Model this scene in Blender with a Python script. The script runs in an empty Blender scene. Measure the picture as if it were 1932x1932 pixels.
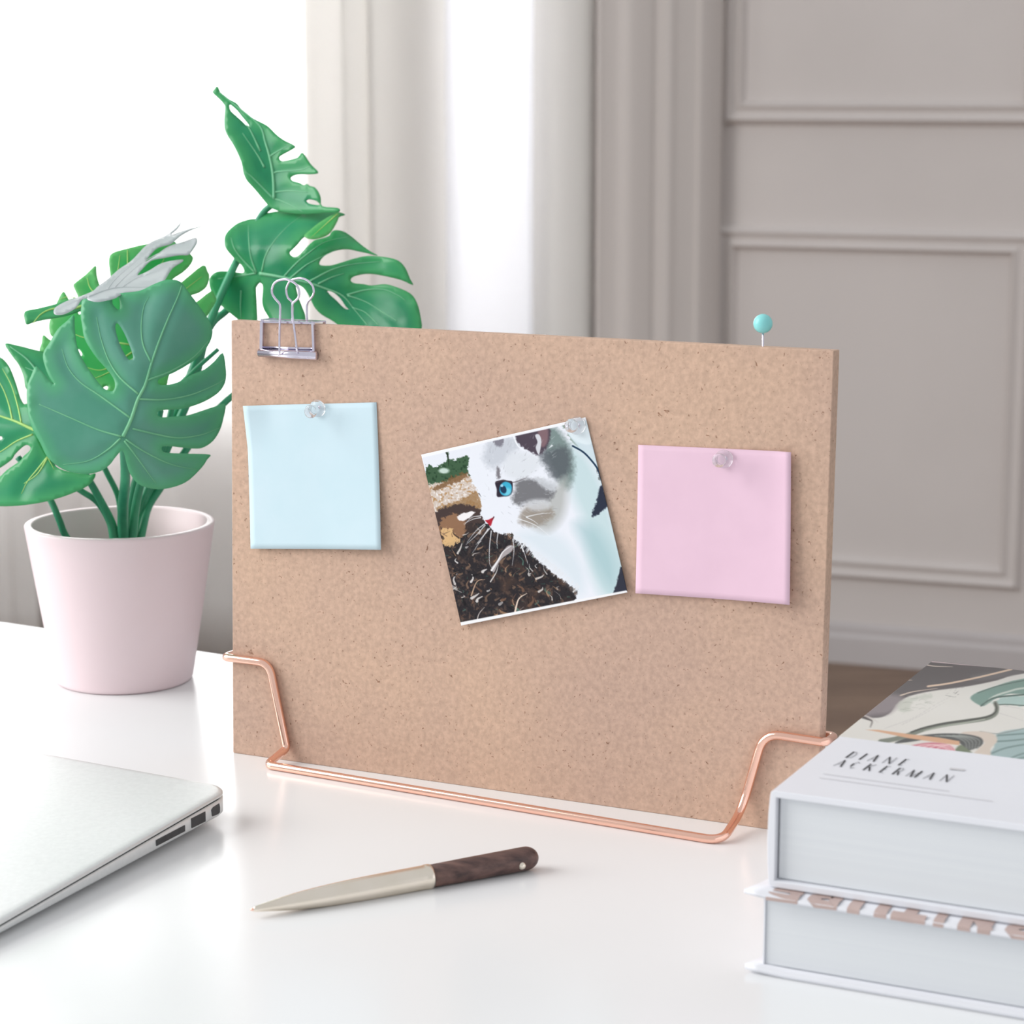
import bpy, bmesh, math, random
import numpy as np
from mathutils import Vector, Matrix
from mathutils.geometry import delaunay_2d_cdt
from math import sin, cos, pi, radians as RAD
random.seed(4); rng = np.random.default_rng(4)
scn = bpy.context.scene
COL = scn.collection
TZ = 0.74                                   # desk top height
# ------------------------------------------------------------ camera model
FPX, PITCH = 4394.2, 0.1816
O = np.array([0, 0, TZ + .35])
FW = np.array([0, cos(PITCH), -sin(PITCH)]); UP = np.array([0, sin(PITCH), cos(PITCH)]); RT = np.array([1., 0, 0])
def ray(x, y): return RT*((x-966)/FPX) - UP*((y-966)/FPX) + FW
def on_plane(x, y, P, n):
    d = ray(x, y); return O + d*(np.dot(P-O, n)/np.dot(d, n))
def gp(x, y, z=0):
    d = ray(x, y); return O + d*((TZ+z-O[2])/d[2])
def at(x, y, Y):
    d = ray(x, y); return O + d*(Y/d[1])
def pr(P):
    q = np.asarray(P)-O; w = q@FW
    return 966+FPX*(q@RT)/w, 966-FPX*(q@UP)/w
# ------------------------------------------------------------ materials
def lin(c):
    c = np.array(c[:3], float)/255
    v = np.where(c <= .04045, c/12.92, ((c+.055)/1.055)**2.4)
    return (float(v[0]), float(v[1]), float(v[2]), 1)
def mat(name, col, rough=.5, metal=0, spec=.5, **k):
    m = bpy.data.materials.new(name); m.use_nodes = True
    b = m.node_tree.nodes['Principled BSDF']
    b.inputs['Base Color'].default_value = lin(col)
    b.inputs['Roughness'].default_value = rough; b.inputs['Metallic'].default_value = metal
    b.inputs['Specular IOR Level'].default_value = spec
    for a, v in k.items(): b.inputs[a.replace('_', ' ')].default_value = v
    return m
def nd(m, t, **k):
    n = m.node_tree.nodes.new(t)
    for a, v in k.items(): setattr(n, a, v)
    return n
def lk(m, a, b): m.node_tree.links.new(a, b)
def noise_col(m, c1, c2, scale, detail=4, lo=.35, hi=.65, coord='Object', stretch=None, bump=0, rough=.55):
    tc = nd(m, 'ShaderNodeTexCoord'); mp = nd(m, 'ShaderNodeMapping'); nz = nd(m, 'ShaderNodeTexNoise'); cr = nd(m, 'ShaderNodeValToRGB')
    if stretch: mp.inputs['Scale'].default_value = stretch
    nz.inputs['Scale'].default_value = scale; nz.inputs['Detail'].default_value = detail; nz.inputs['Roughness'].default_value = rough
    lk(m, tc.outputs[coord], mp.inputs[0]); lk(m, mp.outputs[0], nz.inputs['Vector']); lk(m, nz.outputs['Fac'], cr.inputs[0])
    cr.color_ramp.elements[0].position = lo; cr.color_ramp.elements[0].color = lin(c1)
    cr.color_ramp.elements[1].position = hi; cr.color_ramp.elements[1].color = lin(c2)
    b = m.node_tree.nodes['Principled BSDF']; lk(m, cr.outputs[0], b.inputs['Base Color'])
    if bump:
        bp_ = nd(m, 'ShaderNodeBump'); bp_.inputs['Strength'].default_value = bump; bp_.inputs['Distance'].default_value = .001
        lk(m, nz.outputs['Fac'], bp_.inputs['Height']); lk(m, bp_.outputs[0], b.inputs['Normal'])
    return cr, mp
M = {}
M['desk'] = mat('white_laminate', (238, 239, 240), .22, spec=.4); noise_col(M['desk'], (236, 237, 238), (240, 241, 242), 3)
M['wall'] = mat('taupe_wall_paint', (213, 206, 203), .6); noise_col(M['wall'], (210, 203, 200), (216, 209, 206), 2)
M['skirt'] = mat('skirting_paint', (196, 190, 190), .5); noise_col(M['skirt'], (193, 187, 187), (198, 192, 192), 5)
M['floor'] = mat('brown_wood_floor', (128, 104, 88), .5); noise_col(M['floor'], (112, 90, 76), (140, 116, 98), 4, stretch=(1, 9, 1), coord='Object')
M['pot'] = mat('pink_glazed_pot', (238, 218, 222), .38); noise_col(M['pot'], (237, 217, 221), (239, 220, 224), 14)
M['soil'] = mat('dark_soil', (70, 54, 44), .9); noise_col(M['soil'], (50, 38, 30), (96, 76, 60), 220, bump=.8)
M['copper'] = mat('polished_copper', (254, 206, 186), .14, 1); noise_col(M['copper'], (253, 204, 184), (255, 209, 189), 30)
M['steel'] = mat('nickel_wire', (226, 221, 238), .17, 1); noise_col(M['steel'], (220, 215, 232), (232, 228, 242), 60)
M['alu'] = mat('brushed_aluminium', (226, 228, 228), .38, 0.35); noise_col(M['alu'], (224, 226, 226), (229, 231, 231), 400, bump=.01)
M['black'] = mat('black_gap', (14, 14, 15), .5); noise_col(M['black'], (10, 10, 11), (18, 18, 19), 60)
M['port'] = mat('dark_port', (48, 49, 52), .45); noise_col(M['port'], (42, 43, 46), (54, 55, 58), 200)
M['penmetal'] = mat('champagne_metal', (240, 230, 216), .24, 1); noise_col(M['penmetal'], (238, 228, 213), (242, 232, 219), 80)
M['penwood'] = mat('dark_rosewood', (88, 66, 62), .42); noise_col(M['penwood'], (58, 42, 42), (122, 92, 84), 60, stretch=(.35, 4, 4), lo=.3, hi=.7, bump=.2)
M['white_cover'] = mat('white_book_cover', (232, 233, 239), .42); noise_col(M['white_cover'], (231, 232, 238), (234, 235, 241), 20)
M['ink'] = mat('black_ink', (42, 42, 46), .5); noise_col(M['ink'], (36, 36, 40), (52, 52, 56), 400)
M['greyink'] = mat('grey_ink', (205, 203, 206), .5); noise_col(M['greyink'], (200, 198, 201), (210, 208, 211), 100)
M['midink'] = mat('mid_grey_ink', (150, 150, 154), .5); noise_col(M['midink'], (146, 146, 150), (154, 154, 158), 100)
M['mauve'] = mat('mauve_ink', (190, 168, 162), .5); noise_col(M['mauve'], (186, 164, 158), (194, 172, 166), 60)
M['bluenote'] = mat('pale_blue_paper', (202, 224, 233), .75, spec=.2); noise_col(M['bluenote'], (200, 223, 232), (204, 225, 234), 40)
M['pinknote'] = mat('pale_pink_paper', (230, 196, 214), .75, spec=.2); noise_col(M['pinknote'], (228, 194, 212), (232, 198, 216), 40)
M['ballpin'] = mat('turquoise_plastic', (140, 218, 218), .35); noise_col(M['ballpin'], (138, 216, 216), (142, 220, 220), 50)
M['clear'] = mat('clear_plastic', (250, 250, 252), .1, IOR=1.22, Transmission_Weight=.9); noise_col(M['clear'], (248, 248, 250), (252, 252, 254), 50)
M['frame'] = mat('white_window_frame', (232, 232, 234), .4); noise_col(M['frame'], (230, 230, 232), (234, 234, 236), 8)
# page block: pale grey stacked sheets
m = M['pages'] = mat('pale_grey_page_edges', (222, 225, 229), .6)
noise_col(m, (221, 224, 228), (225, 228, 231), 6, stretch=(.2, .2, 90), lo=.3, hi=.7)
# board: pressed fibre with dark flecks
m = M['board'] = mat('pressed_fibre_board', (205, 172, 150), .8, spec=.25)
b = m.node_tree.nodes['Principled BSDF']
tc = nd(m, 'ShaderNodeTexCoord')
def noi(scale, det, lo, hi, c1, c2, stretch=(1, 1, 1), dist=0):
    mp = nd(m, 'ShaderNodeMapping'); mp.inputs['Scale'].default_value = stretch
    z = nd(m, 'ShaderNodeTexNoise'); z.inputs['Scale'].default_value = scale; z.inputs['Detail'].default_value = det; z.inputs['Distortion'].default_value = dist
    r = nd(m, 'ShaderNodeValToRGB'); lk(m, tc.outputs['Object'], mp.inputs[0]); lk(m, mp.outputs[0], z.inputs['Vector']); lk(m, z.outputs['Fac'], r.inputs[0])
    r.color_ramp.elements[0].position = lo; r.color_ramp.elements[1].position = hi
    r.color_ramp.elements[0].color = c1; r.color_ramp.elements[1].color = c2
    return r, z
base, _ = noi(9, 3, .35, .65, lin((195, 165, 148)), lin((206, 174, 152)))
grain, gz = noi(420, 3, .3, .7, (.86, .86, .86, 1), (1.08, 1.08, 1.08, 1))
fleck, _ = noi(620, 2, .25, .33, (.5, .42, .38, 1), (1, 1, 1, 1), dist=.5)
crack, _ = noi(240, 4, .255, .30, (.5, .41, .36, 1), (1, 1, 1, 1), dist=1.3)
last = base.outputs[0]
for s in (grain, fleck, crack):
    mx = nd(m, 'ShaderNodeMix', data_type='RGBA', blend_type='MULTIPLY'); mx.inputs[0].default_value = 1
    lk(m, last, mx.inputs[6]); lk(m, s.outputs[0], mx.inputs[7]); last = mx.outputs[2]
lk(m, last, b.inputs['Base Color'])
bu = nd(m, 'ShaderNodeBump'); bu.inputs['Strength'].default_value = .35; bu.inputs['Distance'].default_value = .0006
lk(m, gz.outputs['Fac'], bu.inputs['Height']); lk(m, bu.outputs[0], b.inputs['Normal'])
# leaves: glossy, slightly translucent
def leafmat(name, c1, c2, trans, tcol, rough=.36, coat=.0, edge=(112, 190, 125), spec=.5):
    m = mat(name, c1, rough, spec=spec, Coat_Weight=coat, Coat_Roughness=.25)
    b = m.node_tree.nodes['Principled BSDF']
    cr, mp = noise_col(m, c1, c2, 22, detail=6, lo=.35, hi=.68, bump=.5)
    at_ = nd(m, 'ShaderNodeAttribute', attribute_name='margin')
    mx = nd(m, 'ShaderNodeMix', data_type='RGBA'); mx.inputs[7].default_value = lin(edge)
    lk(m, at_.outputs['Fac'], mx.inputs[0]); lk(m, cr.outputs[0], mx.inputs[6]); lk(m, mx.outputs[2], b.inputs['Base Color'])
    t = nd(m, 'ShaderNodeBsdfTranslucent'); t.inputs[0].default_value = lin(tcol)
    ms = nd(m, 'ShaderNodeMixShader'); ms.inputs[0].default_value = trans
    out = m.node_tree.nodes['Material Output']
    lk(m, b.outputs[0], ms.inputs[1]); lk(m, t.outputs[0], ms.inputs[2]); lk(m, ms.outputs[0], out.inputs[0])
    return m
M['leaf'] = leafmat('dark_green_leaf', (34, 140, 100), (58, 164, 118), .3, (50, 205, 120), .3, edge=(88, 186, 116))
M['leaf_front'] = leafmat('green_leaf_painted_sheen', (78, 152, 128), (102, 166, 146), .12, (60, 190, 120), .4, edge=(84, 182, 120))  # greyed base colour carries the sheen of the front leaf
M['leaf_bright'] = leafmat('bright_green_leaf', (50, 190, 115), (100, 208, 128), .5, (100, 225, 130), edge=(150, 218, 150))
M['leaf_glare'] = leafmat('leaf_painted_glare', (222, 229, 232), (240, 243, 246), .35, (230, 238, 236), .18, 1.0, edge=(225, 230, 235))  # near-white base colour stands in for glare on a green leaf
M['vein'] = mat('pale_leaf_vein', (112, 186, 142), .45); noise_col(M['vein'], (102, 178, 136), (124, 196, 150), 40)
M['vein_yellow'] = mat('yellow_green_vein', (170, 214, 120), .45); noise_col(M['vein_yellow'], (160, 208, 110), (184, 222, 130), 40)
M['stem'] = mat('green_stem', (48, 150, 112), .4); noise_col(M['stem'], (34, 132, 98), (72, 170, 126), 50, stretch=(1, 1, .25))
def cloth(name, col, trans, tr=0.):
    m = mat(name, col, .85, spec=.1); noise_col(m, tuple(v-2 for v in col), tuple(v+2 for v in col), 500)
    b = m.node_tree.nodes['Principled BSDF']; out = m.node_tree.nodes['Material Output']
    t = nd(m, 'ShaderNodeBsdfTranslucent'); t.inputs[0].default_value = lin(col)
    ms = nd(m, 'ShaderNodeMixShader'); ms.inputs[0].default_value = trans
    lk(m, b.outputs[0], ms.inputs[1]); lk(m, t.outputs[0], ms.inputs[2])
    p = nd(m, 'ShaderNodeBsdfTransparent'); m2 = nd(m, 'ShaderNodeMixShader'); m2.inputs[0].default_value = tr
    lk(m, ms.outputs[0], m2.inputs[1]); lk(m, p.outputs[0], m2.inputs[2]); lk(m, m2.outputs[0], out.inputs[0])
    return m
M['curtain'] = cloth('white_curtain_fabric', (236, 234, 231), .33)
M['curtain_thin'] = cloth('thin_white_curtain', (242, 242, 244), .6, .04)
M['drape'] = cloth('taupe_drape', (222, 215, 211), .12)
M['sheer'] = cloth('white_sheer_voile', (247, 246, 245), .62, .1)
m = M['glass'] = bpy.data.materials.new('thin_window_glass'); m.use_nodes = True
m.node_tree.nodes.remove(m.node_tree.nodes['Principled BSDF'])
a = nd(m, 'ShaderNodeBsdfTransparent'); g = nd(m, 'ShaderNodeBsdfGlossy'); g.inputs['Roughness'].default_value = .02
ms = nd(m, 'ShaderNodeMixShader'); ms.inputs[0].default_value = .05
lk(m, a.outputs[0], ms.inputs[1]); lk(m, g.outputs[0], ms.inputs[2]); lk(m, ms.outputs[0], m.node_tree.nodes['Material Output'].inputs[0])
def paintmat(name, rough, spec=.5):
    m = mat(name, (200, 200, 200), rough, spec=spec)
    n = nd(m, 'ShaderNodeAttribute', attribute_name='print'); lk(m, n.outputs['Color'], m.node_tree.nodes['Principled BSDF'].inputs['Base Color'])
    return m
M['photo'] = paintmat('glossy_photo_print', .35, .18); M['art'] = paintmat('printed_cover_art', .3)
# ------------------------------------------------------------ object helpers
def link(name, me, m, parent=None, smooth=False):
    o = bpy.data.objects.new(name, me); COL.objects.link(o)
    if m is not None: me.materials.append(m)
    if smooth:
        for p in me.polygons: p.use_smooth = True
    if parent is not None:
        o.parent = parent; o.matrix_parent_inverse = parent.matrix_world.inverted()
    return o
def empty(name, loc, label, cat, group=None):
    o = bpy.data.objects.new(name, None); COL.objects.link(o); o.location = tuple(loc); o.empty_display_size = .02
    o.matrix_world = Matrix.Translation(Vector(tuple(loc)))
    return tag(o, label, cat, group)
def tag(o, label, cat, group=None):
    o['label'] = label; o['category'] = cat
    if group: o['group'] = group
    return o
def struct(o, label=None, cat=None):
    o['kind'] = 'structure'
    if label: tag(o, label, cat or 'wall')
    return o
def mesh(name, vs, fs, m, parent=None, smooth=False):
    me = bpy.data.meshes.new(name); me.from_pydata([tuple(map(float, v)) for v in vs], [], [tuple(map(int, f)) for f in fs]); me.update()
    bm = bmesh.new(); bm.from_mesh(me); bmesh.ops.recalc_face_normals(bm, faces=bm.faces); bm.to_mesh(me); bm.free()
    return link(name, me, m, parent, smooth)
def bev(o, w, seg=3, ang=.6):
    b = o.modifiers.new('bevel', 'BEVEL'); b.width = w; b.segments = seg; b.limit_method = 'ANGLE'; b.angle_limit = ang
    for p in o.data.polygons: p.use_smooth = True
    o.modifiers.new('wn', 'WEIGHTED_NORMAL'); return o
def box(name, P, e1, e2, e3, m, parent=None, bevel=0):
    """box with corner P and edge vectors"""
    P, e1, e2, e3 = map(lambda v: np.asarray(v, float), (P, e1, e2, e3))
    vs = [P+a*e1+b*e2+c*e3 for c in (0, 1) for b in (0, 1) for a in (0, 1)]
    fs = [(0, 2, 3, 1), (4, 5, 7, 6), (0, 1, 5, 4), (2, 6, 7, 3), (0, 4, 6, 2), (1, 3, 7, 5)]
    o = mesh(name, vs, fs, m, parent)
    return bev(o, bevel) if bevel else o
def catmull(pts, n=6, closed=False):
    P = [np.asarray(p, float) for p in pts]; N = len(P); out = []
    for i in range(N if closed else N-1):
        p1, p2 = P[i], P[(i+1) % N]
        p0 = P[(i-1) % N] if closed or i > 0 else 2*p1-p2
        p3 = P[(i+2) % N] if closed or i+2 < N else 2*p2-p1
        for k in range(n):
            t = k/n
            out.append(.5*((2*p1)+(p2-p0)*t+(2*p0-5*p1+4*p2-p3)*t*t+(3*p1-3*p2+p3-p0)*t**3))
    if not closed: out.append(P[-1])
    return out
def tube_geo(path, radii, seg=12, cap=True, flat=None):
    path = [np.asarray(p, float) for p in path]; n = len(path)
    if np.isscalar(radii): radii = [radii]*n
    vs, fs = [], []; prev = None
    for i in range(n):
        t = path[min(i+1, n-1)]-path[max(i-1, 0)]; t = t/(np.linalg.norm(t)+1e-12)
        if prev is None:
            a = np.array([0, 0, 1.]) if abs(t[2]) < .9 else np.array([1., 0, 0]); u = np.cross(a, t)
        else: u = prev-t*np.dot(prev, t)
        u /= np.linalg.norm(u); prev = u; w = np.cross(t, u)
        for k in range(seg):
            c = 2*pi*k/seg; vs.append(path[i]+radii[i]*(cos(c)*u+sin(c)*w))
    for i in range(n-1):
        for k in range(seg):
            a = i*seg+k; b_ = i*seg+(k+1) % seg; fs.append((a, b_, b_+seg, a+seg))
    if cap: fs.append(tuple(range(seg))[::-1]); fs.append(tuple((n-1)*seg+k for k in range(seg)))
    return vs, fs
def merge(parts):
    vs, fs = [], []
    for v, f in parts:
        o = len(vs); vs += list(v); fs += [tuple(i+o for i in q) for q in f]
    return vs, fs
def tube(name, path, r, m, parent=None, seg=14):
    v, f = tube_geo(path, r, seg); return mesh(name, v, f, m, parent, True)
def round_path(pts, rad, n=6):
    """polyline with rounded corners"""
    P = [np.asarray(p, float) for p in pts]; out = [P[0]]
    for i in range(1, len(P)-1):
        a, b_, c = P[i-1], P[i], P[i+1]; r = rad[i-1] if isinstance(rad, (list, tuple)) else rad
        u = a-b_; v = c-b_; lu, lv = np.linalg.norm(u), np.linalg.norm(v); d = min(r, lu*.49, lv*.49)
        s, e = b_+u/lu*d, b_+v/lv*d
        for k in range(n+1):
            t = k/n; out.append((1-t)**2*s+2*t*(1-t)*b_+t*t*e)
    out.append(P[-1]); return out
def lathe(name, prof, P, axis, m, parent=None, seg=48, xdir=None):
    axis = np.asarray(axis, float)/np.linalg.norm(axis)
    a = np.array([0, 0, 1.]) if abs(axis[2]) < .9 else np.array([1., 0, 0])
    u = np.cross(a, axis); u /= np.linalg.norm(u); w = np.cross(axis, u); vs, fs = [], []
    for (r, h) in prof:
        for k in range(seg):
            c = 2*pi*k/seg; vs.append(np.asarray(P)+axis*h+max(r, 1e-6)*(cos(c)*u+sin(c)*w))
    for i in range(len(prof)-1):
        for k in range(seg):
            a_ = i*seg+k; b_ = i*seg+(k+1) % seg; fs.append((a_, b_, b_+seg, a_+seg))
    fs.append(tuple(range(seg))); fs.append(tuple((len(prof)-1)*seg+k for k in range(seg)))
    return mesh(name, vs, fs, m, parent, True)
Z3 = np.array([0, 0, 1.])
def d2(a): return np.array([cos(a), sin(a), 0])
# ------------------------------------------------------------ room
WY = RAD(-19.4); DW = d2(WY); NW = np.array([-DW[1], DW[0], 0])      # NW points away from camera (into the wall)
W0 = np.array([*on_plane(1640, 1252, np.array([0, 0, 0.]), Z3)[:2], 0.])
def wp(x, y, off=0): return on_plane(x, y, W0-NW*off, NW)            # off = distance in front of the wall
def ws(P): return float(np.dot(np.asarray(P)-W0, DW))
def wq(s, z, off=0): return W0+DW*s-NW*off+Z3*z
C0 = wp(1352, 159)                                                      # corner between the panelled wall and the window wall
class Frame:
    def __init__(s_, org, yaw): s_.o = np.array([org[0], org[1], 0.]); s_.d = d2(yaw); s_.n = np.array([-s_.d[1], s_.d[0], 0])
    def hit(s_, x, y, off=0): return on_plane(x, y, s_.o-s_.n*off, s_.n)
    def s(s_, P): return float(np.dot(np.asarray(P)-s_.o, s_.d))
    def q(s_, s, z, off=0): return s_.o+s_.d*s-s_.n*off+Z3*z
FB = Frame(W0, WY); FL = Frame(C0, RAD(1.0))
S0, S1 = ws(C0), 2.6; topz = 2.55; sill = FL.hit(300, 705)[2]
a1 = FL.s(FL.hit(-560, 159)); b1 = FL.s(FL.hit(668, 159)); a2 = FL.s(FL.hit(850, 159)); b2 = FL.s(FL.hit(1004, 159))
def wall_piece(fr, parts, name, m, thick=.14):
    g = []
    for (a, b_, z0, z1) in parts:
        P = fr.q(a, z0); vs = [P+i*(b_-a)*fr.d+j*fr.n*thick+k*(z1-z0)*Z3 for k in (0, 1) for j in (0, 1) for i in (0, 1)]
        g.append((vs, [(0, 2, 3, 1), (4, 5, 7, 6), (0, 1, 5, 4), (2, 6, 7, 3), (0, 4, 6, 2), (1, 3, 7, 5)]))
    v, f = merge(g); return mesh(name, v, f, m)
o = wall_piece(FB, [(S0, S1, 0, 2.9)], 'wall_back', M['wall']); struct(o)
o = wall_piece(FL, [(a1-2.6, a1, 0, 2.9), (a1, b1, 0, sill), (a1, b1, topz, 2.9), (b1, a2, 0, 2.9), (a2, b2, 0, sill), (a2, b2, topz, 2.9), (b2, 0, 0, 2.9)], 'wall_left', M['wall']); struct(o)
o = mesh('floor', [(-4.5, -2.5, 0), (4.5, -2.5, 0), (4.5, 7.5, 0), (-4.5, 7.5, 0), (-4.5, -2.5, -.05), (4.5, -2.5, -.05), (4.5, 7.5, -.05), (-4.5, 7.5, -.05)],
         [(0, 1, 2, 3), (4, 7, 6, 5), (0, 4, 5, 1), (1, 5, 6, 2), (2, 6, 7, 3), (3, 7, 4, 0)], M['floor']); struct(o)
# skirting board
def extrude_profile(name, prof, s0, s1, m):                             # prof: (off, z)
    vs = [wq(s, z, off) for s in (s0, s1) for off, z in prof]; n = len(prof)
    fs = [(i, (i+1) % n, n+(i+1) % n, n+i) for i in range(n)]+[tuple(range(n)), tuple(range(n, 2*n))]
    return mesh(name, vs, fs, m)
o = extrude_profile('baseboard_back', [(0, 0), (.014, 0), (.014, .05), (.009, .058), (.009, .07), (0, .078)], S0, S1, M['skirt']); struct(o)
# wall mouldings (mitred picture-frame rails)
def moulding(name, s0, s1, z0, z1, w=.045, th=.02):
    prof = [(0, 0), (.25, .9), (.42, .55), (.6, .5), (.8, .85), (1, 0)]    # across width, height
    rings = []
    for u, h in prof:
        d = u*w; rings.append([wq(s0+d, z0+d, h*th), wq(s1-d, z0+d, h*th), wq(s1-d, z1-d, h*th), wq(s0+d, z1-d, h*th)])
    vs = [p for r in rings for p in r]; fs = []
    for i in range(len(rings)-1):
        for k in range(4): fs.append((4*i+k, 4*i+(k+1) % 4, 4*i+4+(k+1) % 4, 4*i+4+k))
    o = mesh(name, vs, fs, M['wall']); struct(o); return o
a = wp(1350, 432); b_ = wp(1928, 1118)
sa, sb = ws(a), ws(b_); zl0 = b_[2]; zl0 = (wp(1640, 1096)[2]); zl1 = wp(1640, 431)[2]
moulding('trim_1', sa, sb, zl0, zl1)
moulding('trim_2', ws(wp(1364, 200)), ws(wp(1364, 200))+(sb-sa), wp(1640, 238)[2], wp(1640, 238)[2]+.66)
gap = .12
moulding('trim_3', sb+gap, sb+gap+(sb-sa), zl0, zl1)
moulding('trim_4', sb+gap+.01, sb+gap+.01+(sb-sa), wp(1640, 238)[2], wp(1640, 238)[2]+.66)
# windows: frame, mullion, sill board, glass
def wbox(s0, s1, z0, z1, o0, o1):
    vs = [FL.q(s, z, off) for z in (z0, z1) for off in (o0, o1) for s in (s0, s1)]
    return (vs, [(0, 2, 3, 1), (4, 5, 7, 6), (0, 1, 5, 4), (2, 6, 7, 3), (0, 4, 6, 2), (1, 3, 7, 5)])
def window(name, sL, sR, fw_, mull):
    g = [wbox(*q_, -.1, -.05) for q_ in [(sL, sL+fw_, sill, topz), (sR-fw_, sR, sill, topz), (sL+fw_, sR-fw_, sill, sill+fw_), (sL+fw_, sR-fw_, topz-fw_, topz)]]
    cuts = [sL+fw_, sR-fw_]
    if mull: mid = sL+.55; g.append(wbox(mid-.02, mid+.02, sill+fw_, topz-fw_, -.1, -.05)); cuts = [sL+fw_, mid-.02, mid+.02, sR-fw_]
    v, f = merge(g); win = mesh(name, v, f, M['frame']); struct(win)
    v, f = wbox(sL-.0, sR+.0, sill-.02, sill, -.05, .015); mesh('window_sill', v, f, M['frame'], win)
    for i in range(0, len(cuts), 2):
        v, f = wbox(cuts[i], cuts[i+1], sill+fw_, topz-fw_, -.078, -.072); mesh('window_pane', v, f, M['glass'], win)
window('window_1', a1, b1, .03, False); window('window_backlight_slit', a2, b2, .012, False)  # second, narrow opening is unseen, put behind the curtain to backlight its brightest fold
# curtains: vertical extrusions of a fold profile given as (column, distance from wall)
def curtain(name, prof, m, label, z0=.02, z1=2.6, n=6, sway=.006):
    P = [FL.hit(x, 159, off) for x, off in prof]; P = catmull([p[:2] for p in P], n)
    rows = 26; vs, fs = [], []; N = len(P)
    for j in range(rows):
        z = z0+(z1-z0)*j/(rows-1)
        for i, p in enumerate(P):
            k = sway*sin(i*.35+z*1.1)*(1-z/z1); vs.append((p[0]+k*FL.d[0], p[1]+k*FL.d[1], z))
    for j in range(rows-1):
        for i in range(N-1): a = j*N+i; fs.append((a, a+1, a+1+N, a+N))
    o = mesh(name, vs, fs, m, None, True); s = o.modifiers.new('th', 'SOLIDIFY'); s.thickness = .0012
    tag(o, label, 'curtain'); return o
pa = [(563, .06), (568, .09), (600, .11), (636, .145), (648, .15), (656, .14), (690, .115), (700, .125), (770, .10), (838, .075), (870, .06)]
pb = [(846, .115), (842, .12), (843, .127), (870, .135), (930, .145), (985, .155), (1008, .158), (1018, .155), (1060, .155), (1105, .165), (1128, .16), (1142, .12), (1165, .115), (1190, .135), (1226, .115), (1238, .10), (1262, .12), (1280, .105), (1312, .09), (1322, .105), (1345, .08), (1362, .05)]
curtain('curtain', pa, M['curtain'], 'dim grey-white curtain panel hanging behind the plant, left of the brightest fold')
pc_ = [(1127, .108), (1131, .115), (1142, .112), (1165, .11), (1190, .12), (1226, .108), (1238, .10), (1262, .11), (1280, .10), (1312, .09), (1322, .095), (1345, .075), (1362, .05)]
pm = [(1001, .07), (1008, .085), (1030, .10), (1070, .112), (1100, .115), (1114, .105), (1121, .09)]; pb = [q_ for q_ in pb if q_[0] < 990]+[(999, .155), (1006, .14)]
curtain('curtain', pb, M['curtain_thin'], 'brightest white curtain fold in the middle, behind the top edge of the board', sway=0)
curtain('curtain', pm, M['curtain'], 'light grey curtain fold just right of the brightest white fold', sway=0)
curtain('drape', pc_, M['drape'], 'taupe drape hanging in narrow folds beside the wall panelling', sway=0)
ps = [(26+i*26, .10+.008*sin(i*1.3)+.004*sin(i*2.9)) for i in range(22)]
curtain('sheer_curtain', ps, M['sheer'], 'sheer white voile hanging across the bright window behind the plant', sway=.003)
pl = [(-420, .13), (-360, .16), (-300, .13), (-240, .165), (-180, .13), (-120, .16), (-70, .14), (-30, .155), (0, .145), (22, .15), (29, .145), (30, .12)]
curtain('curtain', pl, M['sheer'], 'pale bluish curtain edge at the far left, beside the pink pot')
# ------------------------------------------------------------ desk
tA, tB = gp(0, 1172), gp(415, 1233); e1 = (tB-tA); e1 /= np.linalg.norm(e1); e2 = np.array([e1[1], -e1[0], 0])   # e2 towards the camera side
D0 = tA-e1*.35
desk = empty('desk', (*(D0+e1*.8+e2*.45)[:2], 0), 'white desk with a smooth top carrying the cork board, plant, pen and books', 'desk')
def rrect(w, h, r, n=8):
    out = []
    for cx, cy, a0 in ((w-r, h-r, 0), (r, h-r, 90), (r, r, 180), (w-r, r, 270)):
        for k in range(n+1): a = RAD(a0+90*k/n); out.append((cx+r*cos(a), cy+r*sin(a)))
    return out
def prism(name, pts2, P, a, b_, c, h, m, parent=None, bevel=0):
    n = len(pts2); vs = [P+a*x+b_*y+c*z for z in (0, h) for x, y in pts2]
    fs = [tuple(range(n))[::-1], tuple(range(n, 2*n))]+[(i, (i+1) % n, n+(i+1) % n, n+i) for i in range(n)]
    o = mesh(name, vs, fs, m, parent)
    if bevel: bev(o, bevel)
    return o
prism('tabletop', rrect(1.7, .95, .03), D0-Z3*.025, e1, e2, Z3, .025, M['desk'], desk, .0015)
for u, v in ((.05, .05), (1.6, .05), (.05, .85), (1.6, .85)):
    P = D0+e1*u+e2*v; P[2] = 0
    box('leg', P, e1*.045, e2*.045, Z3*(TZ-.0251), M['desk'], desk, .002)
# ------------------------------------------------------------ cork board
BY = -.4463; LEAN = .0328; BW, BH, BT = .3247, .2301, .0085
BL = np.array([-.1486, 1.1961, TZ]); bd = d2(BY); bn = np.array([-bd[1], bd[0], 0]); bu_ = Z3*cos(LEAN)+bn*sin(LEAN); bf = -np.cross(bu_, bd)*-1
bf = np.cross(bd, bu_); bf = bf/np.linalg.norm(bf)
if np.dot(bf, O-BL) < 0: bf = -bf                                      # bf = front normal, towards camera
def bp(x, y, off=0): return on_plane(x, y, BL+bf*off, bf)
board = box('cork_board', BL, bd*BW, bu_*BH, -bf*BT, M['board'], None, .0006)
tag(board, 'tan pressed-cork pin board standing upright in the copper wire stand', 'pin board')
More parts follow.
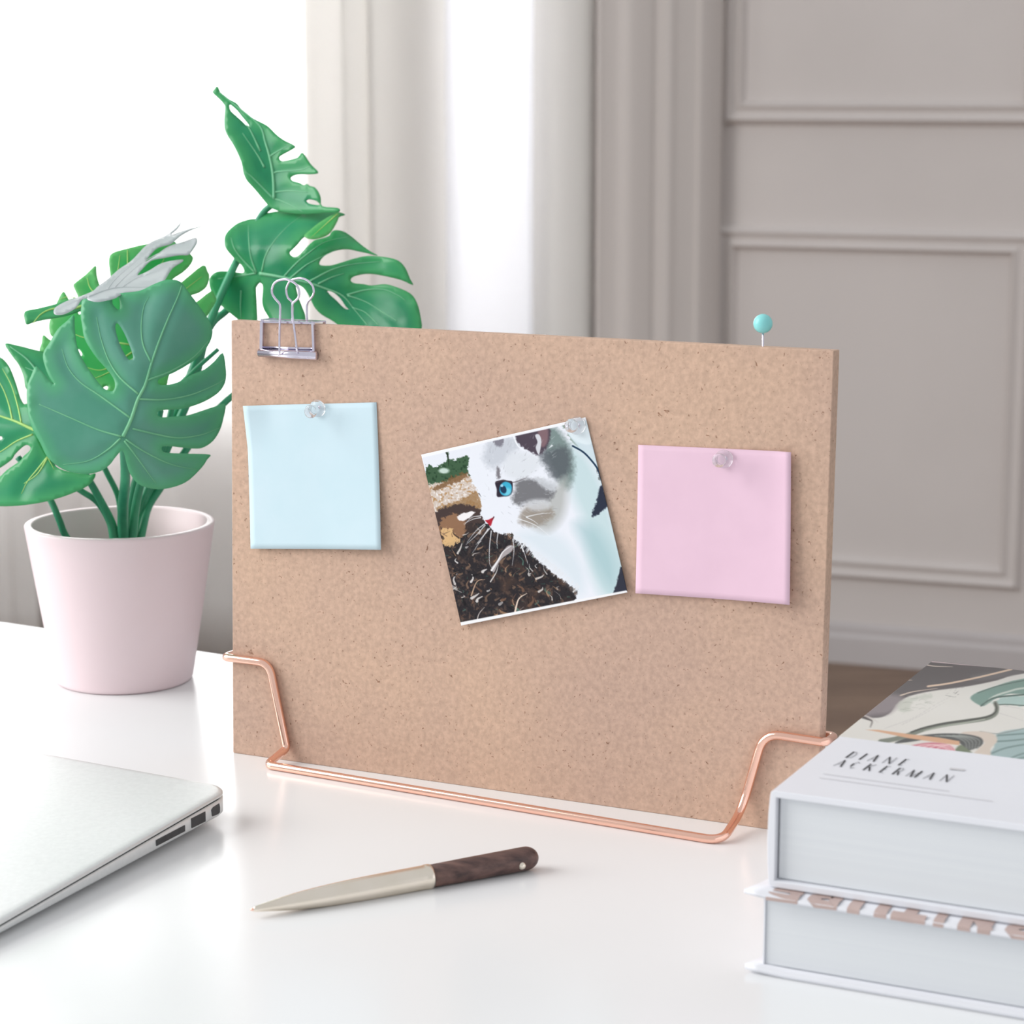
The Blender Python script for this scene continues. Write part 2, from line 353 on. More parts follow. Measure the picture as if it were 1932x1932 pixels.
# paper on the board
def sheet(name, corners, lift, m, n=24, th=.00035):
    """corners TL,TR,BR,BL in image columns/rows, lift(u,v) metres off the board"""
    TL, TR, BR, BLc = map(np.array, corners); vs = []
    A, B, C_, D = bp(*TL), bp(*TR), bp(*BR), bp(*BLc)
    for j in range(n+1):
        for i in range(n+1):
            u, v = i/n, j/n; q = (1-v)*((1-u)*A+u*B)+v*((1-u)*D+u*C_)
            vs.append(q+bf*(.0004+lift(u, v)))
    fs = [(j*(n+1)+i, j*(n+1)+i+1, (j+1)*(n+1)+i+1, (j+1)*(n+1)+i) for j in range(n) for i in range(n)]
    o = mesh(name, vs, fs, m, None, True); s = o.modifiers.new('th', 'SOLIDIFY'); s.thickness = th; s.offset = 0
    return o
o = sheet('sticky_note', [(465, 765), (711, 759), (726, 1035), (478, 1034)], lambda u, v: .0022*v**2+.0035*max(0, u-.55)*v+.003*max(0, .18-u)/.18*max(0, .3-v)/.3, M['bluenote'])
tag(o, 'pale blue square sticky note pinned on the left of the cork board', 'sticky note')
o = sheet('sticky_note', [(1205, 839), (1496, 852), (1496, 1138), (1202, 1118)], lambda u, v: .0015*v**2+.005*max(0, u-.5)**1.5*(0.6+v)+.0018*max(0, u-.9)*8*(1-v), M['pinknote'])
tag(o, 'pale pink square sticky note pinned on the right of the cork board', 'sticky note')
# --- little painter used for the two printed pictures
class Canvas:
    def __init__(s, XY): s.P = np.asarray(XY, float); s.c = np.zeros((len(s.P), 3))
    def noise(s, scale, seed, sx=1, sy=1, ang=0):
        r = np.random.default_rng(seed).random((256, 256)); ca, sa_ = cos(ang), sin(ang)
        x = (s.P[:, 0]*ca+s.P[:, 1]*sa_)/(scale*sx); y = (-s.P[:, 0]*sa_+s.P[:, 1]*ca)/(scale*sy)
        xi, yi = np.floor(x).astype(int), np.floor(y).astype(int); fx, fy = x-xi, y-yi; fx = fx*fx*(3-2*fx); fy = fy*fy*(3-2*fy)
        g = lambda a, b: r[a % 256, b % 256]
        return (g(xi, yi)*(1-fx)+g(xi+1, yi)*fx)*(1-fy)+(g(xi, yi+1)*(1-fx)+g(xi+1, yi+1)*fx)*fy
    def segd(s, pts, closed, idx=None):
        P = s.P if idx is None else s.P[idx]; best = np.full(len(P), 1e9); tt = np.zeros(len(P)); n = len(pts)
        for i in range(n if closed else n-1):
            a = np.array(pts[i], float); b = np.array(pts[(i+1) % n], float); d = b-a; L = d@d+1e-9
            t = np.clip(((P-a)@d)/L, 0, 1); q = np.hypot(*(P-a-t[:, None]*d).T); k = q < best; best[k] = q[k]; tt[k] = (i+t[k])/max(1, n-1)
        return best, tt
    def inside(s, pts):
        x, y = s.P.T; c = np.zeros(len(x), bool); n = len(pts)
        for i in range(n):
            x0, y0 = pts[i]; x1, y1 = pts[(i+1) % n]
            k = ((y0 > y) != (y1 > y)) & (x < (x1-x0)*(y-y0)/((y1-y0) or 1e-9)+x0); c ^= k
        return c
    def mix(s, a, col):
        a = np.clip(a, 0, 1)[:, None]; s.c = s.c*(1-a)+np.asarray(col, float)*a
    def poly(s, pts, col, feather=6, alpha=1, wob=0, seed=1, smooth=True):
        if smooth: pts = [tuple(p) for p in catmull(pts, 4, True)]
        d, _ = s.segd(pts, True); ins = s.inside(pts); sd = np.where(ins, d, -d)
        if wob: sd = sd+(s.noise(18, seed)-.5)*wob+(s.noise(7, seed+9)-.5)*wob*.6
        s.mix(alpha*np.clip(sd/feather+.5, 0, 1), col)
    def line(s, pts, w, col, feather=3, alpha=1, taper=True):
        pts = [tuple(p) for p in catmull(pts, 5)] if len(pts) > 2 else pts
        x0, y0 = np.min(pts, 0)-w-8; x1, y1 = np.max(pts, 0)+w+8
        idx = np.where((s.P[:, 0] > x0) & (s.P[:, 0] < x1) & (s.P[:, 1] > y0) & (s.P[:, 1] < y1))[0]
        if not len(idx): return
        d, t = s.segd(pts, False, idx); ww = w*(1-.75*t) if taper else w
        a = np.zeros(len(s.P)); a[idx] = alpha*np.clip((ww/2-d)/feather+.5, 0, 1); s.mix(a, col)
    def ell(s, cx, cy, rx, ry, col, feather=.15, alpha=1, rot=0):
        x, y = s.P[:, 0]-cx, s.P[:, 1]-cy; c, n = cos(rot), sin(rot); u = (x*c+y*n)/rx; v = (-x*n+y*c)/ry
        s.mix(alpha*np.clip((1-np.hypot(u, v))/feather+.5, 0, 1), col)
    def put(s, me):
        c = np.clip(s.c, 0, 255)/255; l = np.where(c <= .04045, c/12.92, ((c+.055)/1.055)**2.4)
        at_ = me.color_attributes.new('print', 'FLOAT_COLOR', 'POINT')
        at_.data.foreach_set('color', np.concatenate([l, np.ones((len(l), 1))], 1).astype(np.float32).ravel())
def grid_mesh(name, P2, n1, n2, m, parent=None, back=None):
    fs = [(j*(n1+1)+i, j*(n1+1)+i+1, (j+1)*(n1+1)+i+1, (j+1)*(n1+1)+i) for j in range(n2) for i in range(n1)]
    o = mesh(name, P2, fs, m, parent, True); s = o.modifiers.new('th', 'SOLIDIFY'); s.thickness = back or .0003; s.offset = -1
    return o
# printed photograph of a kitten
N = 330; q = [np.array(p, float) for p in ((72, 402), (1502, 78), (1876, 1592), (432, 1882))]
cn = [(796, 857.5), (1106, 787), (1188, 1116), (874, 1179)]; A, B, C_, D = [bp(*p) for p in cn]
XY, V = [], []
for j in range(N+1):
    for i in range(N+1):
        u, v = i/N, j/N; XY.append((1-v)*((1-u)*q[0]+u*q[1])+v*((1-u)*q[3]+u*q[2]))
        V.append((1-v)*((1-u)*A+u*B)+v*((1-u)*D+u*C_)+bf*(.0005+.0016*(v-.05)**2+.0016*max(0, u-.6)*(v)))
c = Canvas(XY); c.c[:] = (42, 38, 42)
nz = c.noise(34, 1)*.6+c.noise(13, 2)*.4
c.mix((nz-.52)*3, (92, 74, 66)); c.mix((c.noise(9, 5)-.7)*2.2, (20, 18, 22))
c.mix((c.noise(60, 8, 2, 1, .6)-.55)*1.4, (88, 66, 56)); c.mix((c.noise(22, 18)-.86)*4, (64, 110, 96))
# sky and left bank
c.poly([(40, 395), (600, 240), (620, 600), (480, 640), (120, 680)], (228, 231, 240), 10)
c.poly([(110, 520), (145, 495), (200, 505), (285, 465), (296, 375), (320, 375), (330, 440), (395, 440), (470, 405), (520, 470), (520, 610), (420, 600), (300, 650), (120, 670)], (62, 92, 66), 10, 1, 26, 3)
c.mix(c.inside([(110, 480), (520, 400), (520, 640), (120, 680)])*(c.noise(16, 12)-.62)*3*(c.c[:, 2] < 130), (32, 60, 40))
c.ell(275, 540, 46, 24, (196, 214, 204), .6)
c.line([(300, 380), (315, 430), (318, 500)], 16, (28, 40, 26))
c.poly([(110, 680), (300, 640), (480, 570), (640, 700), (640, 860), (400, 850), (190, 910)], (206, 192, 182), 14, 1, 24, 5)
k = c.inside([(110, 680), (300, 620), (480, 570), (640, 700), (640, 860), (400, 860), (190, 910)])
c.mix(k*(c.noise(15, 6)-.55)*3, (176, 138, 96)); c.mix(k*(c.noise(11, 7)-.62)*3, (238, 234, 232))
c.poly([(190, 690), (260, 640), (350, 590), (470, 560), (480, 600), (330, 660), (200, 720)], (122, 88, 56), 14, .85, 30, 8)
c.poly([(210, 870), (350, 815), (500, 750), (560, 720), (600, 860), (500, 880), (250, 900)], (150, 116, 78), 16, .8, 34, 9)
c.poly([(200, 900), (330, 845), (450, 830), (600, 880), (640, 980), (470, 1000), (240, 1040)], (70, 56, 54), 12, 1, 24, 10)
c.poly([(250, 960), (340, 920), (440, 930), (470, 1040), (430, 1120), (260, 1180), (235, 1040)], (150, 112, 84), 14, .9, 40, 11)
c.poly([(255, 1060), (320, 1040), (390, 1110), (400, 1160), (280, 1190)], (222, 184, 132), 12, .9, 40, 12)
c.poly([(390, 950), (450, 905), (545, 895), (520, 935), (440, 975)], (238, 234, 236), 8, 1, 10, 13)
R_ = random.Random(7)
def inbody(x, y): return (x > 600 and y < 1000) or x > 900+(y-1150)*1.3 or y < 1180-.1*x
for i in range(230):                                   # fallen leaves and stalks
    x, y = R_.uniform(250, 1450), R_.uniform(1080, 1860)
    a = R_.uniform(-2.6, -.3); L = R_.uniform(12, 95); w = R_.choice((6, 8, 10, 14, 20, 26)); bend = R_.uniform(-22, 22)
    col = R_.choice([(214, 208, 204), (150, 118, 92), (120, 90, 72), (232, 228, 226), (176, 140, 112), (96, 72, 62), (24, 22, 26), (26, 24, 28), (60, 48, 44), (70, 54, 48), (120, 96, 80), (84, 120, 108)])
    c.line([(x, y), (x+cos(a)*L*.5+bend, y+sin(a)*L*.5), (x+cos(a)*L, y+sin(a)*L)], w, col, 4, R_.uniform(.5, .95))
c.poly([(700, 1380), (740, 1330), (790, 1250), (840, 1190), (890, 1190), (870, 1240), (800, 1290), (760, 1340), (720, 1420)], (168, 160, 162), 6)
c.line([(700, 1400), (760, 1310), (800, 1240), (870, 1190)], 18, (232, 230, 232), 4)
c.line([(690, 1500), (740, 1420), (760, 1350)], 10, (210, 206, 204)); c.line([(520, 1620), (570, 1500), (640, 1480)], 11, (190, 160, 136))
c.line([(910, 1760), (940, 1650), (1010, 1600)], 16, (226, 206, 190)); c.line([(570, 1860), (590, 1780), (640, 1720)], 10, (200, 190, 186))
# kitten
body = [(560, 240), (505, 400), (488, 520), (520, 620), (560, 700), (588, 770), (612, 850), (603, 930), (640, 985), (690, 1020), (715, 1062), (820, 1088), (885, 1085), (895, 1130), (1000, 1190), (1075, 1285), (1150, 1350), (1280, 1460), (1400, 1535), (1452, 1590), (1430, 1760), (1900, 1700), (1900, 700), (1640, 640), (1600, 500), (1540, 430), (1400, 310), (1330, 180), (1200, 90), (900, 130)]
c.poly([(1250, 130), (1520, 40), (1620, 520), (1450, 380), (1330, 230)], (206, 220, 228), 10)
c.poly([(1290, 150), (1375, 110), (1345, 190), (1380, 260), (1440, 330), (1320, 230)], (120, 138, 124), 14, .9)
c.poly([(1360, 150), (1500, 90), (1560, 300), (1430, 290), (1350, 200)], (222, 234, 240), 14)
c.poly(body, (230, 233, 241), 9, 1, 22, 20)
c.poly([(1350, 330), (1500, 400), (1640, 640), (1760, 1000), (1880, 1500), (1700, 1650), (1560, 1400), (1500, 1000), (1380, 700)], (192, 214, 218), 120, .9)
c.poly([(1420, 1000), (1620, 1050), (1780, 1350), (1740, 1560), (1560, 1300)], (156, 190, 196), 130, .6)
c.poly([(930, 1090), (1150, 1060), (1350, 1150), (1500, 1400), (1480, 1600), (1300, 1400), (1050, 1200)], (206, 220, 228), 110, .6)
c.poly([(1200, 150), (1310, 230), (1400, 420), (1400, 620), (1330, 700), (1250, 560), (1160, 380), (1120, 190)], (118, 136, 134), 60, .95, 20, 21)
c.poly([(1120, 390), (1340, 340), (1370, 540), (1260, 620), (1160, 500)], (88, 94, 100), 60, .85, 30, 22)
c.poly([(1340, 600), (1330, 900), (1200, 1060), (1030, 1000), (1010, 900), (1180, 760)], (176, 178, 176), 90, .85)
c.poly([(990, 850), (1160, 830), (1240, 920), (1120, 1010), (960, 1000), (940, 950)], (140, 128, 116), 50, .75, 20, 23)
c.poly([(940, 610), (1120, 620), (1250, 690), (1200, 790), (1080, 810), (930, 835), (880, 790), (900, 700)], (112, 112, 116), 46, .95, 24, 24)
c.poly([(1080, 590), (1250, 640), (1230, 720), (1140, 690)], (206, 210, 216), 30, .8, 20, 25)
c.poly([(1010, 800), (1180, 790), (1190, 870), (1040, 880)], (204, 206, 210), 40, .8)
c.poly([(700, 270), (880, 240), (930, 330), (800, 470), (690, 520), (620, 430), (650, 330)], (190, 195, 204), 60, .8, 30, 26)
c.poly([(720, 275), (800, 262), (790, 320), (735, 330)], (104, 100, 112), 24, .75, 30, 27)
c.poly([(740, 500), (765, 520), (775, 600), (745, 600)], (90, 84, 90), 16, .75, 14, 28)
c.poly([(860, 380), (1060, 400), (1120, 480), (1000, 600), (860, 600), (800, 520)], (216, 220, 226), 50, .8)
c.poly([(900, 215), (1090, 180), (1200, 175), (1190, 300), (1120, 400), (1050, 380), (960, 330)], (78, 68, 80), 16, 1, 16, 29)
c.poly([(1100, 180), (1180, 170), (1180, 290), (1130, 330)], (134, 106, 112), 20, .9)
c.poly([(1075, 232), (1108, 225), (1128, 285), (1108, 398), (1080, 340), (1095, 290)], (210, 212, 218), 7)
c.line([(890, 240), (925, 320), (985, 368)], 16, (236, 238, 244), 4); c.line([(1220, 320), (1190, 345)], 12, (222, 226, 230), 5)
for i in range(150):                                   # fur strokes
    x, y = R_.uniform(620, 1250), R_.uniform(250, 1020); a = math.atan2(y-800, x-700)+R_.uniform(-.25, .25); L = R_.uniform(14, 46)
    if (x-805)**2+(y-695)**2 < 110**2 or (x < 760 and y > 800): continue
    col = R_.choice([(240, 242, 246), (150, 152, 160), (204, 208, 214), (112, 112, 120)]); c.line([(x, y), (x+cos(a)*L, y+sin(a)*L)], 5, col, 4, .4)
for i in range(90):                                    # ragged chest edge
    t = R_.random(); x = 890+t*560; y = 1120+t*440+R_.uniform(-14, 10); c.line([(x+20, y-20), (x-14, y+26)], 9, (222, 226, 232), 4, .8)
c.poly([(728, 640), (770, 622), (850, 625), (880, 640), (878, 720), (850, 756), (800, 762), (745, 762), (742, 700)], (44, 36, 50), 8)
c.ell(820, 694, 53, 62, (58, 170, 204), .18, 1, .3); c.ell(835, 720, 34, 34, (120, 208, 228), .6, .8)
c.ell(800, 700, 26, 36, (22, 54, 84), .3, 1, -.4); c.ell(787, 668, 13, 12, (150, 205, 228), .5)
c.line([(740, 640), (800, 620), (880, 640), (1000, 600)], 14, (72, 60, 66), 6, .85)
c.poly([(640, 968), (672, 962), (718, 940), (705, 975), (688, 1018), (660, 990)], (176, 34, 52), 7); c.line([(718, 938), (700, 968)], 10, (50, 20, 30))
for w in ([(600, 930), (520, 945), (455, 1010)], [(600, 945), (530, 960), (450, 1000)], [(635, 1000), (560, 1060), (480, 1160)], [(640, 1010), (560, 1100), (470, 1180)], [(668, 1040), (610, 1130), (530, 1250)], [(680, 1040), (610, 1120), (560, 1180)],
          [(695, 1060), (680, 1200), (680, 1330), (700, 1380)], [(755, 1075), (745, 1150), (750, 1210)], [(885, 1130), (895, 1230), (880, 1360)], [(950, 1160), (985, 1250), (1020, 1350)],
          [(1000, 938), (1120, 912), (1250, 902)], [(920, 950), (1080, 1010), (1210, 1110)], [(1000, 940), (1060, 970), (1100, 1000)]):
    c.line(w, 8, (232, 234, 238), 4, .9)
c.line([(585, 735), (605, 765)], 8, (70, 60, 64))
c.poly([(1640, 660), (1700, 830), (1640, 900), (1565, 935), (1600, 820)], (42, 48, 66), 14, 1, 16, 31)
c.line([(1395, 325), (1480, 375), (1545, 440), (1610, 530), (1655, 660)], 15, (28, 54, 80), 5, 1, False)
c.poly([(1815, 1370), (1860, 1400), (1900, 1640), (1755, 1640), (1775, 1540), (1800, 1440)], (48, 50, 64), 12, 1, 10, 32)
c.poly([(60, 395), (1500, 70), (1510, 70), (1508, 104), (620, 300), (540, 322), (78, 430)], (240, 241, 246), 5, smooth=False)
c.poly([(420, 1854), (1868, 1574), (1890, 1600), (430, 1900)], (240, 240, 242), 5, smooth=False)
photo = grid_mesh('photo_print', V, N, N, M['photo']); c.put(photo.data)
tag(photo, 'tilted photo print of a white blue-eyed kitten pinned at the centre of the board', 'photo')
# push pins
def push_pin(x, y, label, tilt=(0, 0), off=.0018):
    P = bp(x, y, off); ax = bf+bd*tilt[0]+bu_*tilt[1]; ax /= np.linalg.norm(ax)
    r = empty('push_pin', P-bf*.0002, label, 'push pin', 'clear push pins on the board')
    lathe('pin_head', [(.0002, 0), (.0040, 0), (.0044, .0005), (.0043, .0011), (.0026, .0017), (.0019, .003), (.0018, .0055), (.0022, .0075), (.0031, .0083), (.0034, .009), (.0032, .0098), (.0015, .0101)], P, ax, M['clear'], r, 28)
    lathe('needle', [(.0005, 0), (.0005, -.0055), (.0001, -.008)], P, ax, M['steel'], r, 10)
push_pin(600, 770, 'clear plastic push pin stuck in the top of the blue sticky note', (.1, -.1))
push_pin(1366, 866, 'clear plastic push pin stuck in the top of the pink sticky note', (.1, .05))
push_pin(1089, 803, 'clear plastic push pin at the top right corner of the kitten photo', (.1, .1))
# ball-headed pin in the top edge
P = bp(1439.5, 657, -.004); r = empty('ball_head_pin', P, 'turquoise ball-headed pin standing in the top edge of the cork board', 'pin')
hc = bp(1439.5, 610.5, -.004); ax = (hc-P)/np.linalg.norm(hc-P)
tube('needle', [P-ax*.012, hc], .00045, M['steel'], r, 10)
R0 = .0045; lathe('pin_head', [(R0*sin(a), -R0*cos(a)) for a in np.linspace(.02, pi-.02, 24)], hc, ax, M['ballpin'], r, 40)
# ------------------------------------------------------------ binder clip
def strip(pts, wdir, w, ndir, th):
    vs, fs = [], []
    for p in pts:
        for a, b in ((-1, -1), (1, -1), (1, 1), (-1, 1)): vs.append(np.asarray(p)+np.asarray(wdir)*a*w/2+np.asarray(ndir)*b*th/2)
    for i in range(len(pts)-1):
        for k in range(4): fs.append((4*i+k, 4*i+(k+1) % 4, 4*i+4+(k+1) % 4, 4*i+4+k))
    n = len(pts)-1; fs += [(3, 2, 1, 0), (4*n, 4*n+1, 4*n+2, 4*n+3)]; return vs, fs
def Zc(X, Y, off=0): return bp(460+X/9.66, 500+Y/9.66, off)         # enlarged view of the clip
cl = empty('binder_clip', Zc(800, 1640, .001), 'silver wire binder clip gripping the top left edge of the cork board', 'binder clip')
g = []
g.append(strip([Zc(335, 1030, .0012), Zc(325, 1600, .0018)], bd, .0017, bf, .0016))
g.append(strip([Zc(1262, 1050, .0012), Zc(1285, 1640, .0018)], bd, .0013, bf, .0016))
g.append(strip([Zc(320, 1035, .0008), Zc(1275, 1062, .0008)], bu_, .0009, bf, .0012))
for X, Y0 in ((335, 1030), (1262, 1055)):                          # arms over the top edge
    p = Zc(X, Y0, .0012); tp = BL+bu_*BH; hgt = np.dot(tp-p, bu_)+.0012
    g.append(strip([p, p+bu_*hgt, p+bu_*hgt-bf*(BT+.003), p+bu_*(hgt-.013)-bf*(BT+.003)], bd, .0016, (bf+bu_)/1.414, .0009))
pc = Zc(800, 1040, .0012); hgt = np.dot(BL+bu_*BH-pc, bu_)+.0012
g.append(strip([pc+bu_*hgt-bd*.0135, pc+bu_*hgt+bd*.0135], bf, .0025, bu_, .0005))
g.append(strip([pc+bu_*hgt-bd*.0135-bf*(BT+.001), pc+bu_*hgt+bd*.0135-bf*(BT+.001)], bf, .003, bu_, .0005))
v, f = merge(g); mesh('clip_frame', v, f, M['steel'], cl)
g = [tube_geo([Zc(285, 1600, .0026), Zc(1330, 1655, .0026)], .0022, 20), strip([Zc(350, 1500, .0012), Zc(1255, 1525, .0012)], bu_, .0012, bf, .0009), strip([Zc(350, 1550, .0008), Zc(1255, 1580, .0008)], bu_, .0022, bf, .0005)]
v, f = merge(g); mesh('clip_jaw', v, f, M['steel'], cl, True)
g = [tube_geo([Zc(285, 1600, -BT-.002), Zc(1330, 1655, -BT-.002)], .0018, 16)]
v, f = merge(g); mesh('clip_jaw', v, f, M['steel'], cl, True)
fr = [(650, 1650), (652, 1300), (660, 900), (655, 720), (570, 610), (512, 500), (545, 350), (640, 280), (760, 262), (850, 285), (960, 360), (1008, 470), (1000, 580), (945, 650), (890, 710), (885, 900), (925, 1200), (975, 1580)]
offs = [.0058, .0056, .005, .005, .005, .005, .005, .005, .005, .005, .005, .005, .005, .005, .005, .005, .0056, .0058]
pth = catmull([Zc(x, y, o_) for (x, y), o_ in zip(fr, offs)], 5); tube('clip_handle', pth, .00063, M['steel'], cl, 10)
ft_ = [(868, 1500), (880, 1150), (884, 940), (885, 700), (800, 590), (775, 450), (830, 310), (930, 255), (1050, 242), (1170, 290), (1255, 390), (1272, 520), (1215, 620), (1155, 700), (1150, 900), (1160, 1200), (1180, 1500)]
pth = catmull([Zc(x, y, -BT-.0045) for x, y in ft_], 5); tube('clip_handle', pth, .0006, M['steel'], cl, 10)
# ------------------------------------------------------------ copper wire stand
rc = .0021; F_ = rc+.0004
Lt = BL+bd*(-.0052)                                              # left wrap
pL1 = bp(440, 1242, F_); pL2 = bp(508, 1251, F_); pL3 = bp(541, 1412, F_); f1 = gp(503, 1443, rc); f2 = gp(1362, 1587, rc); pR3 = bp(1399, 1530, F_); pR2 = bp(1441, 1383, F_); pR1 = bp(1560, 1401, F_)
sl = -float(np.dot(pL1-BL, bd))-.0035-rc; pL0 = pL1+bd*(-float(np.dot(pL1-BL, bd))-.0036)
pR0 = pR1+bd*(BW-float(np.dot(pR1-BL, bd))+.0036)
bk = -bf*(BT+2*F_)
bkl = pL0+bk*1.0; bkr = pR0+bk*1.0
def fl(P, back): q_ = P.copy(); q_[2] = TZ+rc; q_ = q_+bn*back; q_[2] = TZ+rc; return q_
path = [bkl+bd*.03+bn*.0, bkl, pL0, pL2, pL3, f1, f2, pR3, pR2, pR0, bkr, bkr-bd*.03]
path = [fl(BL+bd*.20, .045), fl(BL+bd*.03, .045), bkl+bd*.03]+path[1:-1]+[bkr-bd*.03, fl(BL+bd*(BW-.03), .045), fl(BL+bd*(.20), .045)]
path = round_path(path, [.006, .006, .0035, .0035, .007, .0025, .004, .009, .012, .009, .0035, .0035, .006, .006], 8)
st = tube('wire_stand', path, rc, M['copper'], None, 20)
tag(st, 'bent rose-copper wire stand hugging the lower corners of the cork board', 'wire stand')
# ------------------------------------------------------------ potted monstera
PX, PY = -.2321, 1.3544; PB = np.array([PX, PY, TZ])
plant = empty('potted_monstera', PB, 'green split-leaf monstera plant in a tapered pale pink pot on the white desk', 'potted plant')
Hh = .0954; Ro, Rb = .0556, .0408
lathe('pot', [(.01, 0), (Rb-.002, 0), (Rb-.0004, .001), (Rb, .0025), (.0436, .018), (.0480, .045), (.0519, .070), (Ro-.0001, Hh-.002), (Ro, Hh-.0008), (Ro-.0003, Hh-.0002), (Ro-.0009, Hh), (Ro-.0038, Hh), (Ro-.0043, Hh-.0003), (Ro-.0046, Hh-.0012), (.0470, .07), (.0400, .03), (.0370, .012), (.01, .011)], PB, Z3, M['pot'], plant, 96)
lathe('soil', [(.001, .012), (.0385, .0125), (.0420, .055), (.030, .057), (.012, .059), (.001, .059)], PB, Z3, M['soil'], plant, 40)
def px(scheme, pts):
    s, ox, oy = {'1': (4.2, 0, 140), '2': (3.863, 380, 140), '3': (4.2, 0, 560)}[scheme]
    return [np.array((ox+x/s, oy+y/s)) for x, y in pts]
def segdist(P, pts, closed=False):
    best = np.full(len(P), 1e9); n = len(pts)
    for i in range(n if closed else n-1):
        a = pts[i]; b = pts[(i+1) % n]; d = b-a; L = d@d+1e-9; t = np.clip(((P-a)@d)/L, 0, 1)
        best = np.minimum(best, np.hypot(*(P-a-t[:, None]*d).T))
    return best
def inpoly(P, pts):
    x, y = P.T; c_ = np.zeros(len(x), bool); n = len(pts)
    for i in range(n):
        x0, y0 = pts[i]; x1, y1 = pts[(i+1) % n]
        c_ ^= ((y0 > y) != (y1 > y)) & (x < (x1-x0)*(y-y0)/((y1-y0) or 1e-9)+x0)
    return c_
def leaf(outline, holes, veins, m, depth, vm=None, fold=.16, relief=.0016, step=7, mrg=26, vr=.0010, sm=3, vcount=None):
    """outline/holes/veins in image coordinates; depth(x, y) gives the distance of the blade; the blade is folded along its midrib and quilted between veins"""
    out = catmull(outline, sm, True); hs = [catmull(h, 3, True) for h in holes]
    vn = [catmull(v_, 6) for v_ in veins]; mid = vn[0]
    O2 = np.array(out); lo, hi = O2.min(0), O2.max(0)
    gx, gy = np.meshgrid(np.arange(lo[0], hi[0], step), np.arange(lo[1], hi[1], step)); G = np.stack([gx.ravel(), gy.ravel()], 1); G[:, 0] += (np.round((G[:, 1]-lo[1])/step) % 2)*step/2
    k = inpoly(G, out) & (segdist(G, out, True) > step*.5)
    for h in hs: k &= ~inpoly(G, h) & (segdist(G, h, True) > step*.5)
    G = G[k]; pts = list(O2); edges = [(i, (i+1) % len(out)) for i in range(len(out))]
    for h in hs:
        o_ = len(pts); pts += list(h); edges += [(o_+i, o_+(i+1) % len(h)) for i in range(len(h))]
    pts += list(G)
    r_ = delaunay_2d_cdt([Vector((float(p[0]), float(p[1]))) for p in pts], edges, [], 0, .01)
    V2 = np.array([(v_.x, v_.y) for v_ in r_[0]]); T = np.array([t for t in r_[2] if len(t) == 3]); cen = V2[T].mean(1)
    k = inpoly(cen, out)
    for h in hs: k &= ~inpoly(cen, h)
    T = T[k]
    def D(P):
        P = np.atleast_2d(P); dm = segdist(P, mid); dv = np.min([segdist(P, v_) for v_ in vn], 0)
        return np.array([depth(x, y) for x, y in P])+fold*(np.sqrt(dm*dm+400)-20)/3300-relief*np.exp(-(dv/13)**2)*-1
    dd = D(V2); VS = [at(x, y, d_) for (x, y), d_ in zip(V2, dd)]
    o = mesh('leaf', VS, T, m, plant, True)
    eg = segdist(V2, out, True); mg = np.clip(1-eg/mrg, 0, 1)*.75
    a_ = o.data.attributes.new('margin', 'FLOAT', 'POINT'); nv = len(o.data.vertices)
    a_.data.foreach_set('value', mg[:nv].astype(np.float32))
    s = o.modifiers.new('th', 'SOLIDIFY'); s.thickness = .0006; s.offset = 0
    g_ = []
    for i, v_ in enumerate(vn):
        dv = D(np.array(v_)); n_ = len(v_); r0 = vr*(1.5 if i == 0 else .8)
        g_.append(tube_geo([at(x, y, d_-.0004) for (x, y), d_ in zip(v_, dv)], [r0*(1-.75*j/(n_-1))*.75 for j in range(n_)], 6))
    v_, f_ = merge(g_); ov = mesh('vein', v_, f_, vm or M['vein'], o, True)
    return o
def stem(pts, r0, r1, ys, m=None):
    P = [at(x, y, Y) for (x, y), Y in zip(pts, ys)]; P = catmull(P, 8); n_ = len(P)
    return tube('stem', P, [r0+(r1-r0)*i/(n_-1) for i in range(n_)], m or M['stem'], plant, 12)
# top leaf
A_out = px('2', [(112, 88), (92, 112), (82, 135), (130, 182), (163, 220), (172, 250), (166, 330), (170, 400), (190, 450), (240, 530), (290, 640), (305, 720), (330, 775), (380, 830), (430, 890), (490, 960), (540, 990), (620, 1008), (740, 1020), (900, 1010), (998, 1005), (995, 975), (880, 962), (868, 900), (850, 855), (820, 822), (790, 815), (768, 800), (745, 808), (710, 790), (665, 778), (650, 757), (670, 740), (720, 730), (820, 728), (850, 712), (795, 655), (737, 573), (705, 605), (640, 625), (585, 633), (566, 610), (585, 590), (650, 555), (683, 525), (600, 480), (540, 435), (480, 375), (385, 325), (340, 290), (290, 250), (255, 210), (210, 185), (170, 155), (140, 130), (125, 100)])
A_h = [px('2', [(207, 222), (214, 265), (250, 300), (300, 345), (340, 385), (345, 370), (300, 315), (260, 265)]), px('2', [(765, 920), (775, 938), (815, 950), (865, 953), (840, 925), (790, 912)])]
A_v = [px('2', v_) for v_ in ([(530, 910), (528, 800), (518, 700), (495, 590), (465, 490), (440, 400), (380, 330), (240, 220), (130, 130)], [(520, 900), (440, 820), (370, 750), (320, 710)], [(525, 905), (600, 930), (680, 970), (740, 1005)], [(520, 725), (560, 710), (680, 702), (750, 690), (800, 665)], [(497, 600), (560, 560), (640, 520)], [(430, 560), (340, 380), (240, 270)], [(460, 680), (410, 590), (300, 430)], [(530, 860), (640, 850), (780, 860)])]
def dA(x, y): return 1.43-.00012*(x-520)-.00006*(y-330)
leaf(A_out, A_h, A_v, M['leaf'], dA, fold=-.35, relief=.001)
